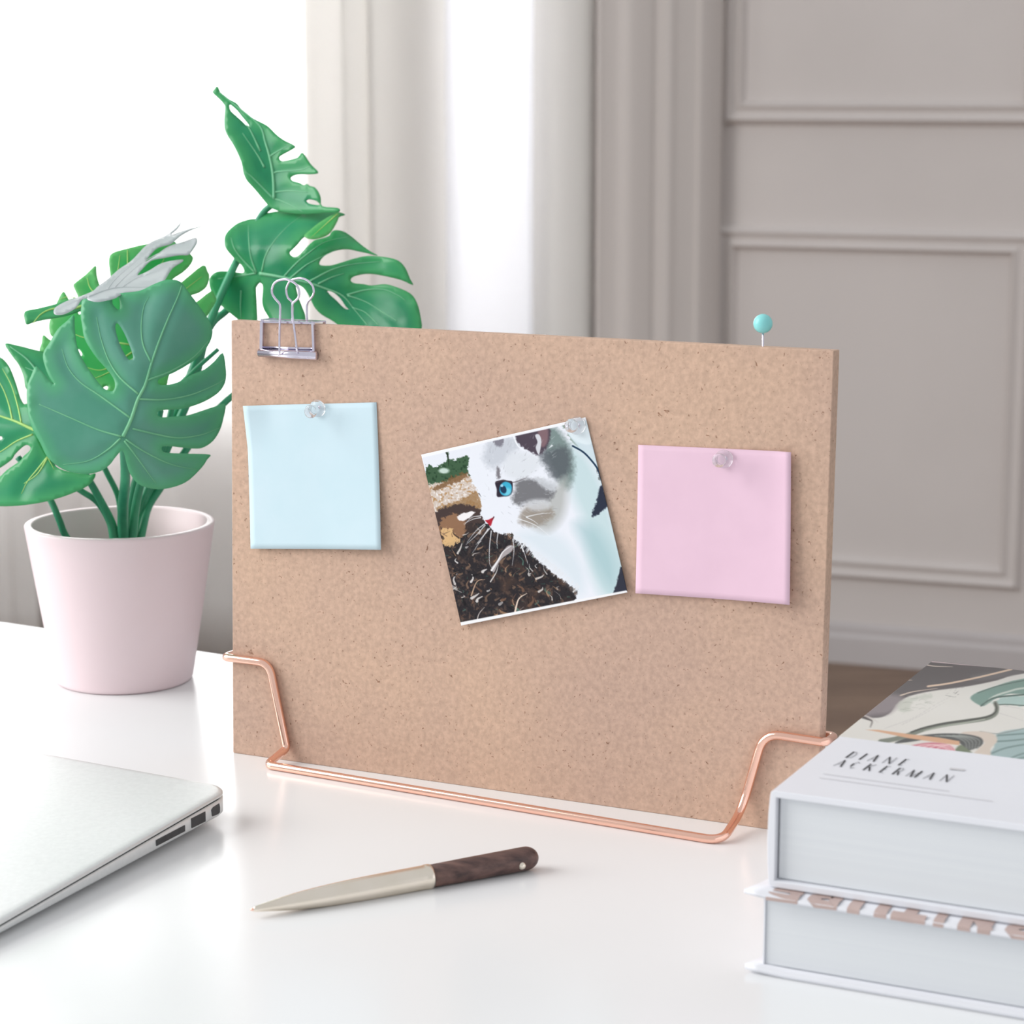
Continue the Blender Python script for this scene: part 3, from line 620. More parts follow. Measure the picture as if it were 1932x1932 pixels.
# broad leaf behind the clip
B_out = px('2', [(355, 1058), (270, 1085), (210, 1130), (172, 1180), (168, 1240), (185, 1280), (240, 1345), (290, 1390), (312, 1430), (300, 1447), (260, 1445), (160, 1435), (100, 1445), (62, 1480), (58, 1530), (75, 1590), (110, 1650), (170, 1710), (262, 1785), (330, 1850), (405, 1870), (408, 1788), (402, 1650), (398, 1560), (410, 1528), (430, 1522), (448, 1540), (447, 1600), (443, 1650), (455, 1710), (490, 1770), (520, 1830), (620, 1900), (740, 1880), (757, 1770), (735, 1700), (705, 1620), (690, 1535), (740, 1555), (775, 1600), (800, 1650), (830, 1705), (880, 1755), (960, 1800), (1040, 1860), (1200, 1930), (1400, 1960), (1560, 1940), (1605, 1855), (1600, 1780), (1580, 1690), (1545, 1620), (1490, 1580), (1400, 1545), (1330, 1530), (1240, 1540), (1180, 1530), (1110, 1522), (1088, 1500), (1110, 1475), (1180, 1458), (1250, 1457), (1330, 1470), (1400, 1485), (1470, 1505), (1542, 1537), (1520, 1490), (1490, 1420), (1450, 1370), (1400, 1345), (1330, 1332), (1250, 1325), (1180, 1328), (1090, 1350), (1010, 1375), (950, 1392), (890, 1395), (860, 1385), (872, 1350), (920, 1310), (1000, 1280), (1070, 1275), (1140, 1290), (1220, 1308), (1285, 1322), (1230, 1290), (1160, 1240), (1100, 1190), (1040, 1150), (980, 1138), (948, 1152), (930, 1180), (870, 1200), (820, 1215), (760, 1268), (710, 1320), (670, 1332), (642, 1305), (660, 1280), (700, 1240), (750, 1185), (800, 1196), (860, 1186), (915, 1160), (965, 1105), (1000, 1042), (1045, 1025), (1000, 1008), (900, 1000), (820, 1002), (740, 1010), (620, 995), (500, 1010), (430, 1030), (400, 1055)])
B_h = [px('2', [(917, 1580), (960, 1590), (1010, 1632), (1050, 1690), (1075, 1715), (1040, 1705), (985, 1650), (940, 1610)])]
B_v = [px('2', v_) for v_ in ([(425, 1452), (540, 1470), (650, 1492), (780, 1520), (900, 1560), (1030, 1615), (1120, 1720), (1215, 1835)], [(400, 1445), (360, 1330), (345, 1200), (342, 1100)], [(390, 1445), (300, 1350), (240, 1270), (215, 1190)], [(440, 1440), (470, 1320), (545, 1200), (640, 1100), (740, 1025)], [(600, 1478), (680, 1390), (760, 1320), (900, 1225), (1080, 1182)], [(650, 1485), (740, 1410), (800, 1370), (1000, 1270)], [(790, 1508), (950, 1425), (1100, 1385), (1300, 1365)], [(850, 1528), (950, 1480), (1040, 1452)], [(1060, 1608), (1200, 1572), (1330, 1570), (1430, 1610), (1490, 1650)], [(1065, 1612), (1200, 1660), (1330, 1740), (1430, 1800)], [(400, 1450), (280, 1470), (120, 1490)], [(290, 1575), (285, 1680), (290, 1790)], [(1100, 1700), (1200, 1740), (1300, 1840)])]
def dB(x, y): return 1.40-.00010*(x-560)+.00022*(470-y if y < 470 else 0)-.00006*(y-520)+.004*sin(x*.03)+.004*sin(y*.025)
leaf(B_out, B_h, B_v, M['leaf'], dB, fold=.25, relief=.0012)
L_out = px('2', [(748, 1182), (800, 1202), (862, 1194), (925, 1168), (970, 1110), (1002, 1042), (1000, 1008), (930, 1040), (850, 1090), (790, 1140)])
leaf(L_out, [], [px('2', [(990, 1020), (900, 1100), (800, 1190)])], M['leaf_bright'], lambda x, y: dB(x, y)-.006, M['vein_yellow'], fold=.3, relief=.0005, step=5, mrg=8, vr=.0004)
# large front leaf
C_out = px('3', [(960, 1222), (985, 1240), (1003, 1320), (1030, 1400), (1080, 1470), (1130, 1500), (1200, 1520), (1280, 1525), (1400, 1500), (1500, 1450), (1600, 1350), (1640, 1290), (1662, 1250), (1500, 1243), (1330, 1237), (1290, 1222), (1282, 1195), (1300, 1183), (1370, 1185), (1450, 1195), (1560, 1203), (1620, 1190), (1690, 1140), (1740, 1060), (1770, 960), (1785, 850), (1700, 870), (1580, 910), (1480, 940), (1390, 947), (1290, 955), (1255, 945), (1243, 920), (1262, 903), (1320, 895), (1420, 890), (1530, 865), (1640, 820), (1730, 760), (1775, 700), (1790, 640), (1788, 560), (1765, 445), (1700, 510), (1620, 575), (1530, 612), (1470, 645), (1400, 680), (1330, 697), (1270, 698), (1250, 680), (1260, 655), (1300, 635), (1380, 600), (1470, 550), (1570, 480), (1640, 400), (1675, 330), (1683, 270), (1670, 215), (1635, 155), (1560, 50), (1500, -30), (1450, -100), (1410, -129), (1370, -134), (1300, -130), (1200, -90), (1100, -45), (950, -25), (946, 20), (952, 50), (948, 100), (925, 95), (890, 50), (880, -10), (760, -20), (660, 20), (645, 80), (640, 150), (652, 230), (670, 330), (720, 420), (780, 500), (860, 590), (905, 660), (910, 720), (890, 748), (850, 740), (810, 715), (750, 640), (680, 540), (620, 420), (600, 330), (590, 220), (585, 145), (540, 185), (470, 245), (430, 300), (390, 370), (350, 430), (342, 490), (360, 560), (380, 615), (402, 655), (428, 690), (412, 682), (380, 650), (340, 600), (285, 552), (250, 620), (222, 690), (213, 780), (220, 880), (235, 970), (265, 1060), (320, 1160), (370, 1260), (440, 1330), (530, 1380), (630, 1400), (700, 1405), (800, 1380), (870, 1330), (915, 1270)])
C_h = [px('3', [(912, 235), (930, 208), (970, 262), (1012, 350), (1055, 470), (1040, 498), (1012, 490), (960, 400), (930, 320)])]
C_v = [px('3', v_) for v_ in ([(975, 1110), (1040, 970), (1090, 820), (1150, 700), (1200, 530), (1262, 350), (1330, 180), (1410, 0), (1440, -90)], [(1198, 520), (1135, 380), (1120, 230), (1140, 80), (1180, 0)], [(1095, 770), (950, 640), (860, 500), (800, 330), (765, 160)], [(1040, 965), (800, 790), (640, 680), (540, 560), (490, 410)], [(965, 1108), (780, 1055), (560, 960), (400, 890), (310, 852)], [(955, 1122), (850, 1215), (700, 1300), (500, 1330)], [(985, 1140), (1090, 1280), (1235, 1480)], [(995, 1130), (1150, 1230), (1350, 1325), (1560, 1370)], [(1050, 1045), (1250, 1092), (1420, 1118), (1600, 1092), (1745, 1035)], [(1092, 810), (1300, 815), (1500, 780), (1680, 710), (1785, 650)], [(1170, 660), (1350, 590), (1530, 480), (1650, 350)])]
def dC(x, y): return 1.268+.00010*(y-700)*-.9+.00009*(x-250)*.6
leaf(C_out, C_h, C_v, M['leaf_front'], dC, fold=.30, relief=.0012, mrg=30)
# bright leaf behind it
F_out = px('3', [(320, 440), (330, 370), (342, 305), (380, 330), (412, 352), (425, 325), (400, 300), (388, 235), (405, 170), (440, 140), (436, 100), (450, 50), (503, -42), (548, 26), (600, 45), (620, 6), (585, -74), (590, -104), (680, -174), (757, -246), (765, -184), (785, -104), (820, -70), (868, -110), (875, -164), (862, -264), (870, -324), (910, -354), (1000, -379), (1175, -419), (1370, -434), (1400, -419), (1500, -344), (1530, -304), (1510, -254), (1450, -194), (1370, -140), (1400, -112), (1440, -118), (1605, -249), (1645, -200), (1660, -164), (1640, -84), (1580, -34), (1510, -9), (1520, 30), (1550, 46), (1670, -44), (1700, -10), (1712, 36), (1640, 156), (1560, 300), (1400, 480), (1335, 640), (1320, 697), (1240, 705), (1100, 700), (980, 740), (890, 760), (830, 750), (700, 660), (600, 600), (450, 500)])
def circ(x, y, r_): return [(x+r_*cos(a_), y+r_*sin(a_)) for a_ in np.linspace(0, 2*pi, 8)[:-1]]
F_h = [px('3', circ(632, 128, 12)), px('3', [(620, 415), (632, 422), (650, 450), (648, 468), (632, 460), (622, 440)]), px('3', [(818, 718), (840, 706), (856, 714), (850, 736), (832, 734)])]
F_v = [px('3', v_) for v_ in ([(1150, 640), (1050, 400), (1000, 200), (1000, 0), (1010, -200), (1010, -370)], [(1080, 480), (860, 600), (740, 650)], [(1060, 430), (830, 575), (680, 560)], [(1040, 380), (700, 330), (600, 300)], [(1010, 200), (740, -40), (690, -150)], [(1000, 100), (930, -100), (950, -330)], [(1010, 100), (1200, -100), (1300, -300)], [(1020, 200), (1300, 60), (1600, -160)], [(1010, 250), (700, 60), (560, 0), (470, 20)])]
leaf(F_out, F_h, F_v, M['leaf_bright'], lambda x, y: 1.345-.00018*(y-600)+.00005*(x-220), M['vein_yellow'], fold=.2, relief=.001)
# leaf seen almost edge-on, its glare painted as a near-white colour
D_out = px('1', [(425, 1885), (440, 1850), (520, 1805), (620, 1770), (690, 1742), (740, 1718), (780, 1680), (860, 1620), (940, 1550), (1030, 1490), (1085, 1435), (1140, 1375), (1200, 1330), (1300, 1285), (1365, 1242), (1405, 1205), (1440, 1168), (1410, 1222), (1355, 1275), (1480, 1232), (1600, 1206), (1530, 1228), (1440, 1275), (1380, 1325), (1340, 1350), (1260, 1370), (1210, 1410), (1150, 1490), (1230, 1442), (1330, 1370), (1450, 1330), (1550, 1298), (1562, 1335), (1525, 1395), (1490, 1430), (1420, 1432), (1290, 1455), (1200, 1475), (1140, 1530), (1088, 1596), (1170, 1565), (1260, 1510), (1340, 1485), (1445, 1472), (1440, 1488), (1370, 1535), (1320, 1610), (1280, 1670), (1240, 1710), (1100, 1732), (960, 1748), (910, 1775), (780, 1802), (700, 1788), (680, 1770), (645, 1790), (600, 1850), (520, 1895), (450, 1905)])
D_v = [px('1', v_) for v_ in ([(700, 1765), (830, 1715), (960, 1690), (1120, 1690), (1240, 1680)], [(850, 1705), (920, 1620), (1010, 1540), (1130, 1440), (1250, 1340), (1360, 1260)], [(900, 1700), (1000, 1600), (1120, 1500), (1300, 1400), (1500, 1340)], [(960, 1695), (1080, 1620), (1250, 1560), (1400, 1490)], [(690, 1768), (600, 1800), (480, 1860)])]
leaf(D_out, [], D_v, M['leaf_glare'], lambda x, y: 1.285+.00065*(560-y)+.00010*(x-250), M['leaf_glare'], fold=.25, relief=.0035, step=5, mrg=10, vr=.0007)
E_out = px('3', [(192, 140), (215, 112), (300, 95), (440, 60), (560, 20), (660, 0), (760, 20), (780, 60), (660, 100), (560, 140), (450, 165), (330, 185), (270, 200), (215, 218), (198, 190)])
leaf(E_out, [], [px('3', [(700, 50), (600, 90), (430, 95), (330, 135), (265, 205)])], M['leaf'], lambda x, y: 1.31+.0003*(590-y), M['vein_yellow'], fold=.2, relief=.001, step=6)
# left leaves
G_out = px('3', [(40, 372), (150, 390), (270, 420), (345, 440), (420, 480), (450, 600), (430, 720), (340, 800), (215, 740), (190, 640), (150, 540), (90, 460)])
leaf(G_out, [], [px('3', [(400, 760), (330, 640), (220, 500), (80, 395)]), px('3', [(300, 600), (200, 560)])], M['leaf'], lambda x, y: 1.32+.0002*(720-y), fold=.25)
H_out = px('3', [(-260, 620), (-150, 520), (-60, 475), (0, 480), (50, 520), (90, 590), (130, 700), (160, 800), (190, 850), (215, 850), (260, 850), (330, 950), (350, 1050), (300, 1100), (330, 1180), (400, 1290), (450, 1350), (540, 1385), (700, 1410), (755, 1400), (740, 1450), (690, 1500), (600, 1545), (480, 1590), (330, 1630), (150, 1655), (0, 1660), (-150, 1640), (-240, 1590), (-200, 1520), (-60, 1470), (0, 1428), (60, 1370), (155, 1305), (190, 1262), (235, 1222), (242, 1192), (210, 1173), (170, 1195), (115, 1250), (90, 1290), (0, 1355), (-100, 1400), (-250, 1420), (-330, 1380), (-260, 1290), (-200, 1200), (-300, 1150), (-340, 1050), (-240, 960), (-330, 860), (-330, 740)])
H_h = [px('3', circ(5, 1120, 16))]
H_v = [px('3', v_) for v_ in ([(330, 1070), (250, 1045), (130, 990), (0, 945), (-150, 890), (-280, 850)], [(170, 1000), (140, 860), (90, 700), (20, 570)], [(100, 980), (70, 850), (20, 720), (-60, 600)], [(260, 1090), (130, 1145), (0, 1230), (-150, 1300)], [(375, 1270), (290, 1375), (220, 1460), (170, 1560)], [(380, 1270), (300, 1400), (190, 1480)], [(330, 1130), (370, 1250), (430, 1370)])]
leaf(H_out, H_h, H_v, M['leaf'], lambda x, y: 1.30+.00025*abs(y-800)*(1 if y < 800 else -.5)-.0001*(x-60), M['vein_yellow'], fold=.15, relief=.0015)
# stems: (columns/rows enlarged view) down into the pot
def st3(pts, r0, r1, Y0, Y1):
    P = px('3', pts)
    L = [1e-9]
    for i in range(1, len(P)): L.append(L[-1]+np.linalg.norm(P[i]-P[i-1]))
    ys = [Y0+(Y1-Y0)*l/L[-1] for l in L]; q_ = at(*P[-1], Y1); base_ = np.array([PX+.2*(q_[0]-PX), PY+.2*(q_[1]-PY), TZ+.055])
    W = [at(x, y, Y) for (x, y), Y in zip(P, ys)]+[q_*.5+base_*.5-Z3*.002, base_]
    W = catmull(W, 7); n_ = len(W); tube('stem', W, [r0+(r1-r0)*i/(n_-1) for i in range(n_)], M['stem'], plant, 12)
K = 4.2*3300
st3([(968, 1118), (985, 1250), (992, 1450), (975, 1650), (975, 1880)], .0022, .0040, 1.282, 1.345)
st3([(1330, 700), (1200, 1100), (1080, 1450), (1030, 1700), (1015, 1890)], .0020, .0035, 1.36, 1.352)
st3([(1270, 900), (1190, 1250), (1110, 1500), (1070, 1700), (1050, 1890)], .0020, .0032, 1.33, 1.348)
st3([(1730, 415), (1540, 585), (1400, 740), (1350, 930), (1290, 1200), (1170, 1520), (1100, 1700), (1080, 1890)], .0012, .0030, 1.37, 1.36)
st3([(1900, 740), (1790, 830), (1620, 1000), (1470, 1220), (1260, 1530), (1170, 1680), (1120, 1890)], .0020, .0026, 1.40, 1.355)
st3([(640, 900), (740, 1150), (835, 1370), (940, 1600), (960, 1890)], .0016, .0020, 1.34, 1.365)
st3([(500, 1200), (620, 1330), (715, 1470), (810, 1640), (880, 1780), (905, 1890)], .0018, .0030, 1.325, 1.345)
st3([(330, 1100), (450, 1400), (640, 1535), (770, 1625), (860, 1770), (890, 1890)], .0016, .0022, 1.325, 1.35)
st3([(140, 1270), (300, 1450), (405, 1620), (470, 1770), (530, 1910)], .0018, .0022, 1.335, 1.345)
# petioles of the two tall leaves join behind the front leaf
P_ = [at(515, 385, 1.435), at(494, 405, 1.435), at(470, 450, 1.43), at(438, 510, 1.42), at(405, 585, 1.41), at(385, 640, 1.40), at(340, 760, 1.385), at(290, 880, 1.37), at(262, 1000, 1.36), np.array([PX, PY, TZ+.055])]
tube('stem', catmull(P_, 8), [.0019+.0014*i/72 for i in range(73)], M['stem'], plant, 12)
P_ = [at(492, 520, 1.418), at(462, 560, 1.436), at(425, 588, 1.434), at(392, 625, 1.42), at(360, 740, 1.385), at(300, 880, 1.37), at(258, 1000, 1.362), np.array([PX+.003, PY+.002, TZ+.055])]
tube('stem', catmull(P_, 8), [.0019+.0014*i/56 for i in range(57)], M['stem'], plant, 12)
# ------------------------------------------------------------ laptop
LK = gp(438, 1485, .0165); ld = -(gp(438, 1485, .0165)-gp(60, 1417, .0165)); ld = ld/np.linalg.norm(ld)
la = math.atan2(ld[1], ld[0]); e_b = d2(la)                          # along the hinge, leftwards
e_s = d2(la+pi/2)                                                    # along the side towards the camera
if e_s[1] > 0: e_s = -e_s
side_px = gp(0, 1737, .0085)-LK; side_px[2] = 0; sd_ = side_px/np.linalg.norm(side_px)
LW, LD = .32, .225
# side edge follows the photograph, hinge edge stays square enough
e_s2 = sd_
lap = empty('laptop', LK+e_b*.15+e_s*.1-Z3*.0165, 'closed silver aluminium laptop lying on the left side of the desk', 'laptop')
def lapshape(r_, inset=0): return [(x+inset, y+inset) for x, y in rrect(LW-2*inset, LD-2*inset, r_, 12)]
def lap_part(name, ring_fn, m, bevel=0):
    rings = ring_fn; n = len(rings[0]); vs = [p for r__ in rings for p in r__]; fs = [tuple(range(n)), tuple((len(rings)-1)*n+i for i in range(n))]
    for i in range(len(rings)-1):
        for k in range(n): fs.append((i*n+k, i*n+(k+1) % n, (i+1)*n+(k+1) % n, (i+1)*n+k))
    return mesh(name, vs, fs, m, lap, True)
def topz_(y): return .0168-.046*y
def lp(x, y, z): P = LK+e_b*x+e_s2*y; P[2] = TZ+z; return P
def ring(inset, zf): return [lp(x, y, zf(y)) for x, y in lapshape(max(.012-inset*.5, .004), inset)]
lid = lap_part('lid', [ring(.0006, lambda y: topz_(y)-.0023), ring(.0, lambda y: topz_(y)-.0020), ring(.0, lambda y: topz_(y)-.0012), ring(.0006, lambda y: topz_(y)-.0005), ring(.0024, lambda y: topz_(y)-.0001), ring(.005, lambda y: topz_(y))], M['alu'])
gapo = lap_part('hinge_gap', [ring(.0009, lambda y: topz_(y)-.0036), ring(.0009, lambda y: topz_(y)-.0022)], M['black'])
bs = lap_part('base', [ring(.014, lambda y: .0012), ring(.004, lambda y: .0034-.008*y), ring(.0012, lambda y: .0052-.0150*y), ring(.0002, lambda y: .0062-.016*y), ring(0, lambda y: .0064-.016*y), ring(0, lambda y: topz_(y)-.0036), ring(.0003, lambda y: topz_(y)-.0031)], M['alu'])
for u, v in ((.03, .02), (.29, .02), (.03, .2), (.29, .2)):
    lathe('rubber_foot', [(.001, 0), (.006, 0), (.006, .0014), (.001, .0015)], lp(u, v, 0), Z3, M['black'], lap, 24)
def port(y0, y1, zt, zb, rr, nm):
    n_ = 6; pts = []
    w_, h_ = y1-y0, 1
    for (cx, cy, a0) in ((w_-rr, h_, 0), (rr, h_, 90), (rr, 0, 180), (w_-rr, 0, 270)): pass
    ring2 = rrect(w_, .0045 if nm == 'a' else zt, rr, 5)
    vs = []
    for d_ in (-.0003, .002):
        for (a_, b) in ring2:
            yy = y0+a_; P = lp(0, yy, zb+b-.046*(yy-.02)); vs.append(P+e_b*d_)
    n_ = len(ring2); fs = [tuple(range(n_)), tuple(range(n_, 2*n_))]+[(i, (i+1) % n_, n_+(i+1) % n_, n_+i) for i in range(n_)]
    mesh('port', vs, fs, M['port'], lap)
def yof(x, y):                                                         # side position from an image point
    lo_, hi_ = 0, .22
    for _ in range(40):
        mid_ = (lo_+hi_)/2
        if pr(lp(0, mid_, topz_(mid_)-.006))[0] > x: lo_ = mid_
        else: hi_ = mid_
    return lo_
def edge_drop(x, y):                                                    # height of an image point on the side wall
    Y_ = yof(x, y); a_ = 0; b = .02
    for _ in range(40):
        m_ = (a_+b)/2
        if pr(lp(0, Y_, m_))[1] > y: a_ = m_
        else: b = m_
    return Y_, a_
for q4 in ([(1235, 862), (1463, 742), (1463, 790), (1237, 908)], [(1515, 690), (1625, 634), (1625, 712), (1516, 766)], [(1674, 622), (1688, 600), (1735, 570), (1740, 600), (1738, 640), (1722, 656), (1680, 672)]):
    pts = [edge_drop(x/4.2, 1380+y/4.2) for x, y in q4]; vs = []
    for d_ in (-.0003, .0015): vs += [lp(0, Y_, z_)+e_b*(d_+.0003*0) for Y_, z_ in pts]
    n_ = len(pts); mesh('port', vs, [tuple(range(n_)), tuple(range(n_, 2*n_))]+[(i, (i+1) % n_, n_+(i+1) % n_, n_+i) for i in range(n_)], M['port'], lap)
# ------------------------------------------------------------ pen
tipP, endP = gp(482, 1717, .0035), gp(1014, 1615, .0058); pv = endP-tipP; PL = np.linalg.norm(pv); pa_ = pv/PL
rr_ = .0056; P0 = tipP.copy(); P0[2] = TZ+.0040; P1 = endP.copy(); P1[2] = TZ+rr_+.0001; pa_ = P1-P0; PL = np.linalg.norm(pa_); pa_ /= PL
pen = empty('ballpoint_pen', (*((P0+P1)/2)[:2], TZ), 'twist ballpoint pen with champagne metal front and dark wood back lying on the desk', 'pen')
jn = .607*PL
tipprof = catmull([(.0013, .0), (.0021, .006), (.0030, .0125), (.0038, .020), (.0045, .030), (.0050, .042), (.0053, .056), (.0054, jn-.004)], 6)
lathe('metal_tip', [(.0005, -.001), (.0010, -.0009)]+[tuple(q_) for q_ in tipprof]+[(.0054, jn-.003), (.0056, jn-.0025), (.0056, jn-.001), (.0054, jn)], P0, pa_, M['penmetal'], pen, 48)
lathe('writing_point', [(.0004, -.0022), (.0007, -.001), (.0007, .0)], P0, pa_, M['copper'], pen, 16)
cap = [(.0040, jn-.001), (.0051, jn), (.0053, jn+.02), (.0054, PL-.0075)]+[(.0054*cos(a_), PL-.0065+.0065*sin(a_)) for a_ in np.linspace(0, pi/2-.03, 10)]
lathe('wooden_barrel', cap, P0, pa_, M['penwood'], pen, 48)
side = np.cross(pa_, Z3); side /= np.linalg.norm(side)
if side[1] > 0: side = -side
cb = P0+pa_*(PL-.0105)+side*.0046-Z3*.0012
lathe('clip_ball', [(.0019*sin(a_), -.0019*cos(a_)) for a_ in np.linspace(.03, pi-.03, 14)], cb, Z3, M['penmetal'], pen, 20)
tube('clip', [cb, cb+pa_*.005+Z3*.0012-side*.0006, P0+pa_*(PL-.003)+side*.0036], .0006, M['penmetal'], pen, 8)
# ------------------------------------------------------------ books
KA = RAD(-25.6); kd = d2(KA); ku = d2(KA+pi/2)
def book(base, z0, w, d, H, ct, spine, name, label, over=.003):
    P = np.array([base[0], base[1], TZ+z0]); bk_ = empty(name, P+kd*w/2+ku*d/2, label, 'book')
    # case: back board, spine and front board in one C-shaped section
    n = []
    sp = .0026 if spine else 0
    if spine:
        prof = [(w, 0), (0.0012, 0), (.0003, .0006), (0, .002), (-.0006, H*.25), (-.0009, H*.5), (-.0006, H*.75), (0, H-.002), (.0003, H-.0006), (.0012, H), (w, H), (w, H-ct), (sp, H-ct), (sp, ct), (w, ct)]
        vs = [P+kd*x+Z3*z+ku*y for y in (0, d) for x, z in prof]; nn = len(prof)
        fs = [tuple(range(nn)), tuple(range(nn, 2*nn))]+[(i, (i+1) % nn, nn+(i+1) % nn, nn+i) for i in range(nn)]
        cv = mesh('cover', vs, fs, M['white_cover'], bk_); bev(cv, .0004, 2)
    blk = box('page_block', P+kd*(sp+.0006)+ku*over+Z3*(ct+.0003), kd*(w-sp-over), ku*(d-2*over), Z3*(H-2*ct-.0006), M['pages'], bk_, .0004)
    return bk_, P
zu = .0348; Hu = .0400; cu = .0028
cor = gp(1453, 1491, zu+Hu)
ub, UPc = book(cor, zu, .175, .234, Hu, cu, True, 'hardcover_book', 'thick white hardcover book with swirling cover art, top of the stack at right')
# lower book: page block with separate jacketed front cover and lower board
zt = .0300
lc = gp(1445, 1703, zt); lc0 = gp(1440, 1822, .003); LB = np.array([lc0[0], lc0[1], TZ])
lb = empty('hardcover_book', LB+kd*.09+ku*.12, 'white hardcover book under another, mauve capital letters along its front edge', 'book')
box('page_block', LB+ku*.0018+Z3*.0032, kd*.17, ku*.228, Z3*.0291, M['pages'], lb, .0005)
def cover_slab(name, P, w, d, th, flare, m, droop):
    nx, ny = 40, 24; vs = []
    for s_ in (0, 1):
        for j in range(ny+1):
            for i in range(nx+1):
                u, v = i/nx, j/ny; x = -.0035+(w+.0035)*u; y = -.0030+(d+.003)*v
                cor_ = max(0, 1-(x+.0035)/.012)*max(0, 1-(y+.003)/.014)
                x2 = x-.0032*cor_*flare; z = th*s_+droop*cor_+(-.0009*max(0, 1-(y+.003)/.004)**2*(1 if name == 'front_cover' else 0))
                vs.append(P+kd*x2+ku*y+Z3*z)
    k = (nx+1)*(ny+1); fs = []
    for j in range(ny):
        for i in range(nx):
            a = j*(nx+1)+i; fs += [(a, a+1, a+nx+2, a+nx+1), (k+a, k+a+nx+1, k+a+nx+2, k+a+1)]
    bd_ = [i for i in range(nx+1)]+[(j+1)*(nx+1)+nx for j in range(ny)]+[ny*(nx+1)+i for i in range(nx-1, -1, -1)]+[j*(nx+1) for j in range(ny-1, 0, -1)]
    for i in range(len(bd_)): a, b = bd_[i], bd_[(i+1) % len(bd_)]; fs.append((a, b, b+k, a+k))
    return mesh(name, vs, fs, m, lb, True)
cover_slab('back_cover', LB+Z3*.0003, .175, .234, .0024, 1, M['white_cover'], .0012)
fc = cover_slab('front_cover', LB+Z3*.0325, .175, .234, .0018, 1.3, M['white_cover'], .0016)
spn = box('spine', LB-kd*.0006+ku*.001+Z3*.0030, kd*.0006, ku*.23, Z3*.028, M['white_cover'], lb)
# FURNITURE lettering: capitals turned half round, tops at the near edge of the cover
LETT = {  # strokes in a unit box, x right, y up; thickness t
 'F': [[(0, 0), (0, 1), (.8, 1)], [(0, .52), (.62, .52)]], 'E': [[(.8, 1), (0, 1), (0, 0), (.8, 0)], [(0, .52), (.7, .52)]],
 'U': [[(0, 1), (0, .25), (.18, 0), (.62, 0), (.8, .25), (.8, 1)]], 'R': [[(0, 0), (0, 1), (.6, 1), (.8, .85), (.8, .65), (.6, .5), (0, .5)], [(.45, .5), (.8, 0)]],
 'N': [[(0, 0), (0, 1)], [(0, .95), (.8, .05)], [(.8, 0), (.8, 1)]], 'I': [[(.1, 0), (.1, 1)]], 'T': [[(0, 1), (.8, 1)], [(.4, 1), (.4, 0)]]}
def stroke_quads(pl, t, cap=.5):
    """flat ribbon with mitred joints"""
    P = [np.array(p, float) for p in pl]; L, R2 = [], []
    for a_, b_ in ((0, 1), (-1, -2)):
        d_ = P[a_]-P[b_]; P[a_] = P[a_]+d_/np.linalg.norm(d_)*t*cap
    for i in range(len(P)):
        a = P[i]-P[i-1] if i > 0 else P[1]-P[0]; b = P[i+1]-P[i] if i < len(P)-1 else a
        a = a/np.linalg.norm(a); b = b/np.linalg.norm(b); tn = a+b; tn /= (np.linalg.norm(tn)+1e-9); nn = np.array([-tn[1], tn[0]])
        s = t/2/max(.8, float(np.dot(nn, [-a[1], a[0]]))); L.append(P[i]+nn*s); R2.append(P[i]-nn*s)
    return L, R2
def lettering(word, org, xd, yd, nrm, h, wl, adv, t, m, parent, slant=0, th=.00015, name='lettering', warp=None):
    vs, fs = [], []; x0 = 0
    for ch in word:
        wch = wl*(.3 if ch == 'I' else 1)
        for pl in LETT.get(ch, []):
            pl2 = [(x0+p[0]*wl+slant*p[1]*h, p[1]*h) for p in pl]
            # subdivide
            fine = []
            for a, b in zip(pl2[:-1], pl2[1:]):
                fine.append(a)
            fine.append(pl2[-1]); L, R2 = stroke_quads(fine, t)
            for i in range(len(L)-1):
                for k in range(1):
                    o_ = len(vs)
                    for q_ in (L[i], L[i+1], R2[i+1], R2[i]):
                        for hh in (0, th):
                            z = warp(q_) if warp else 0
                            vs.append(org+xd*q_[0]+yd*q_[1]+nrm*(hh+z))
                    fs += [(o_, o_+2, o_+4, o_+6), (o_+1, o_+7, o_+5, o_+3), (o_, o_+1, o_+3, o_+2), (o_+2, o_+3, o_+5, o_+4), (o_+4, o_+5, o_+7, o_+6), (o_+6, o_+7, o_+1, o_)]
        x0 += adv*(.55 if ch == 'I' else 1)
    return mesh(name, vs, fs, m, parent)
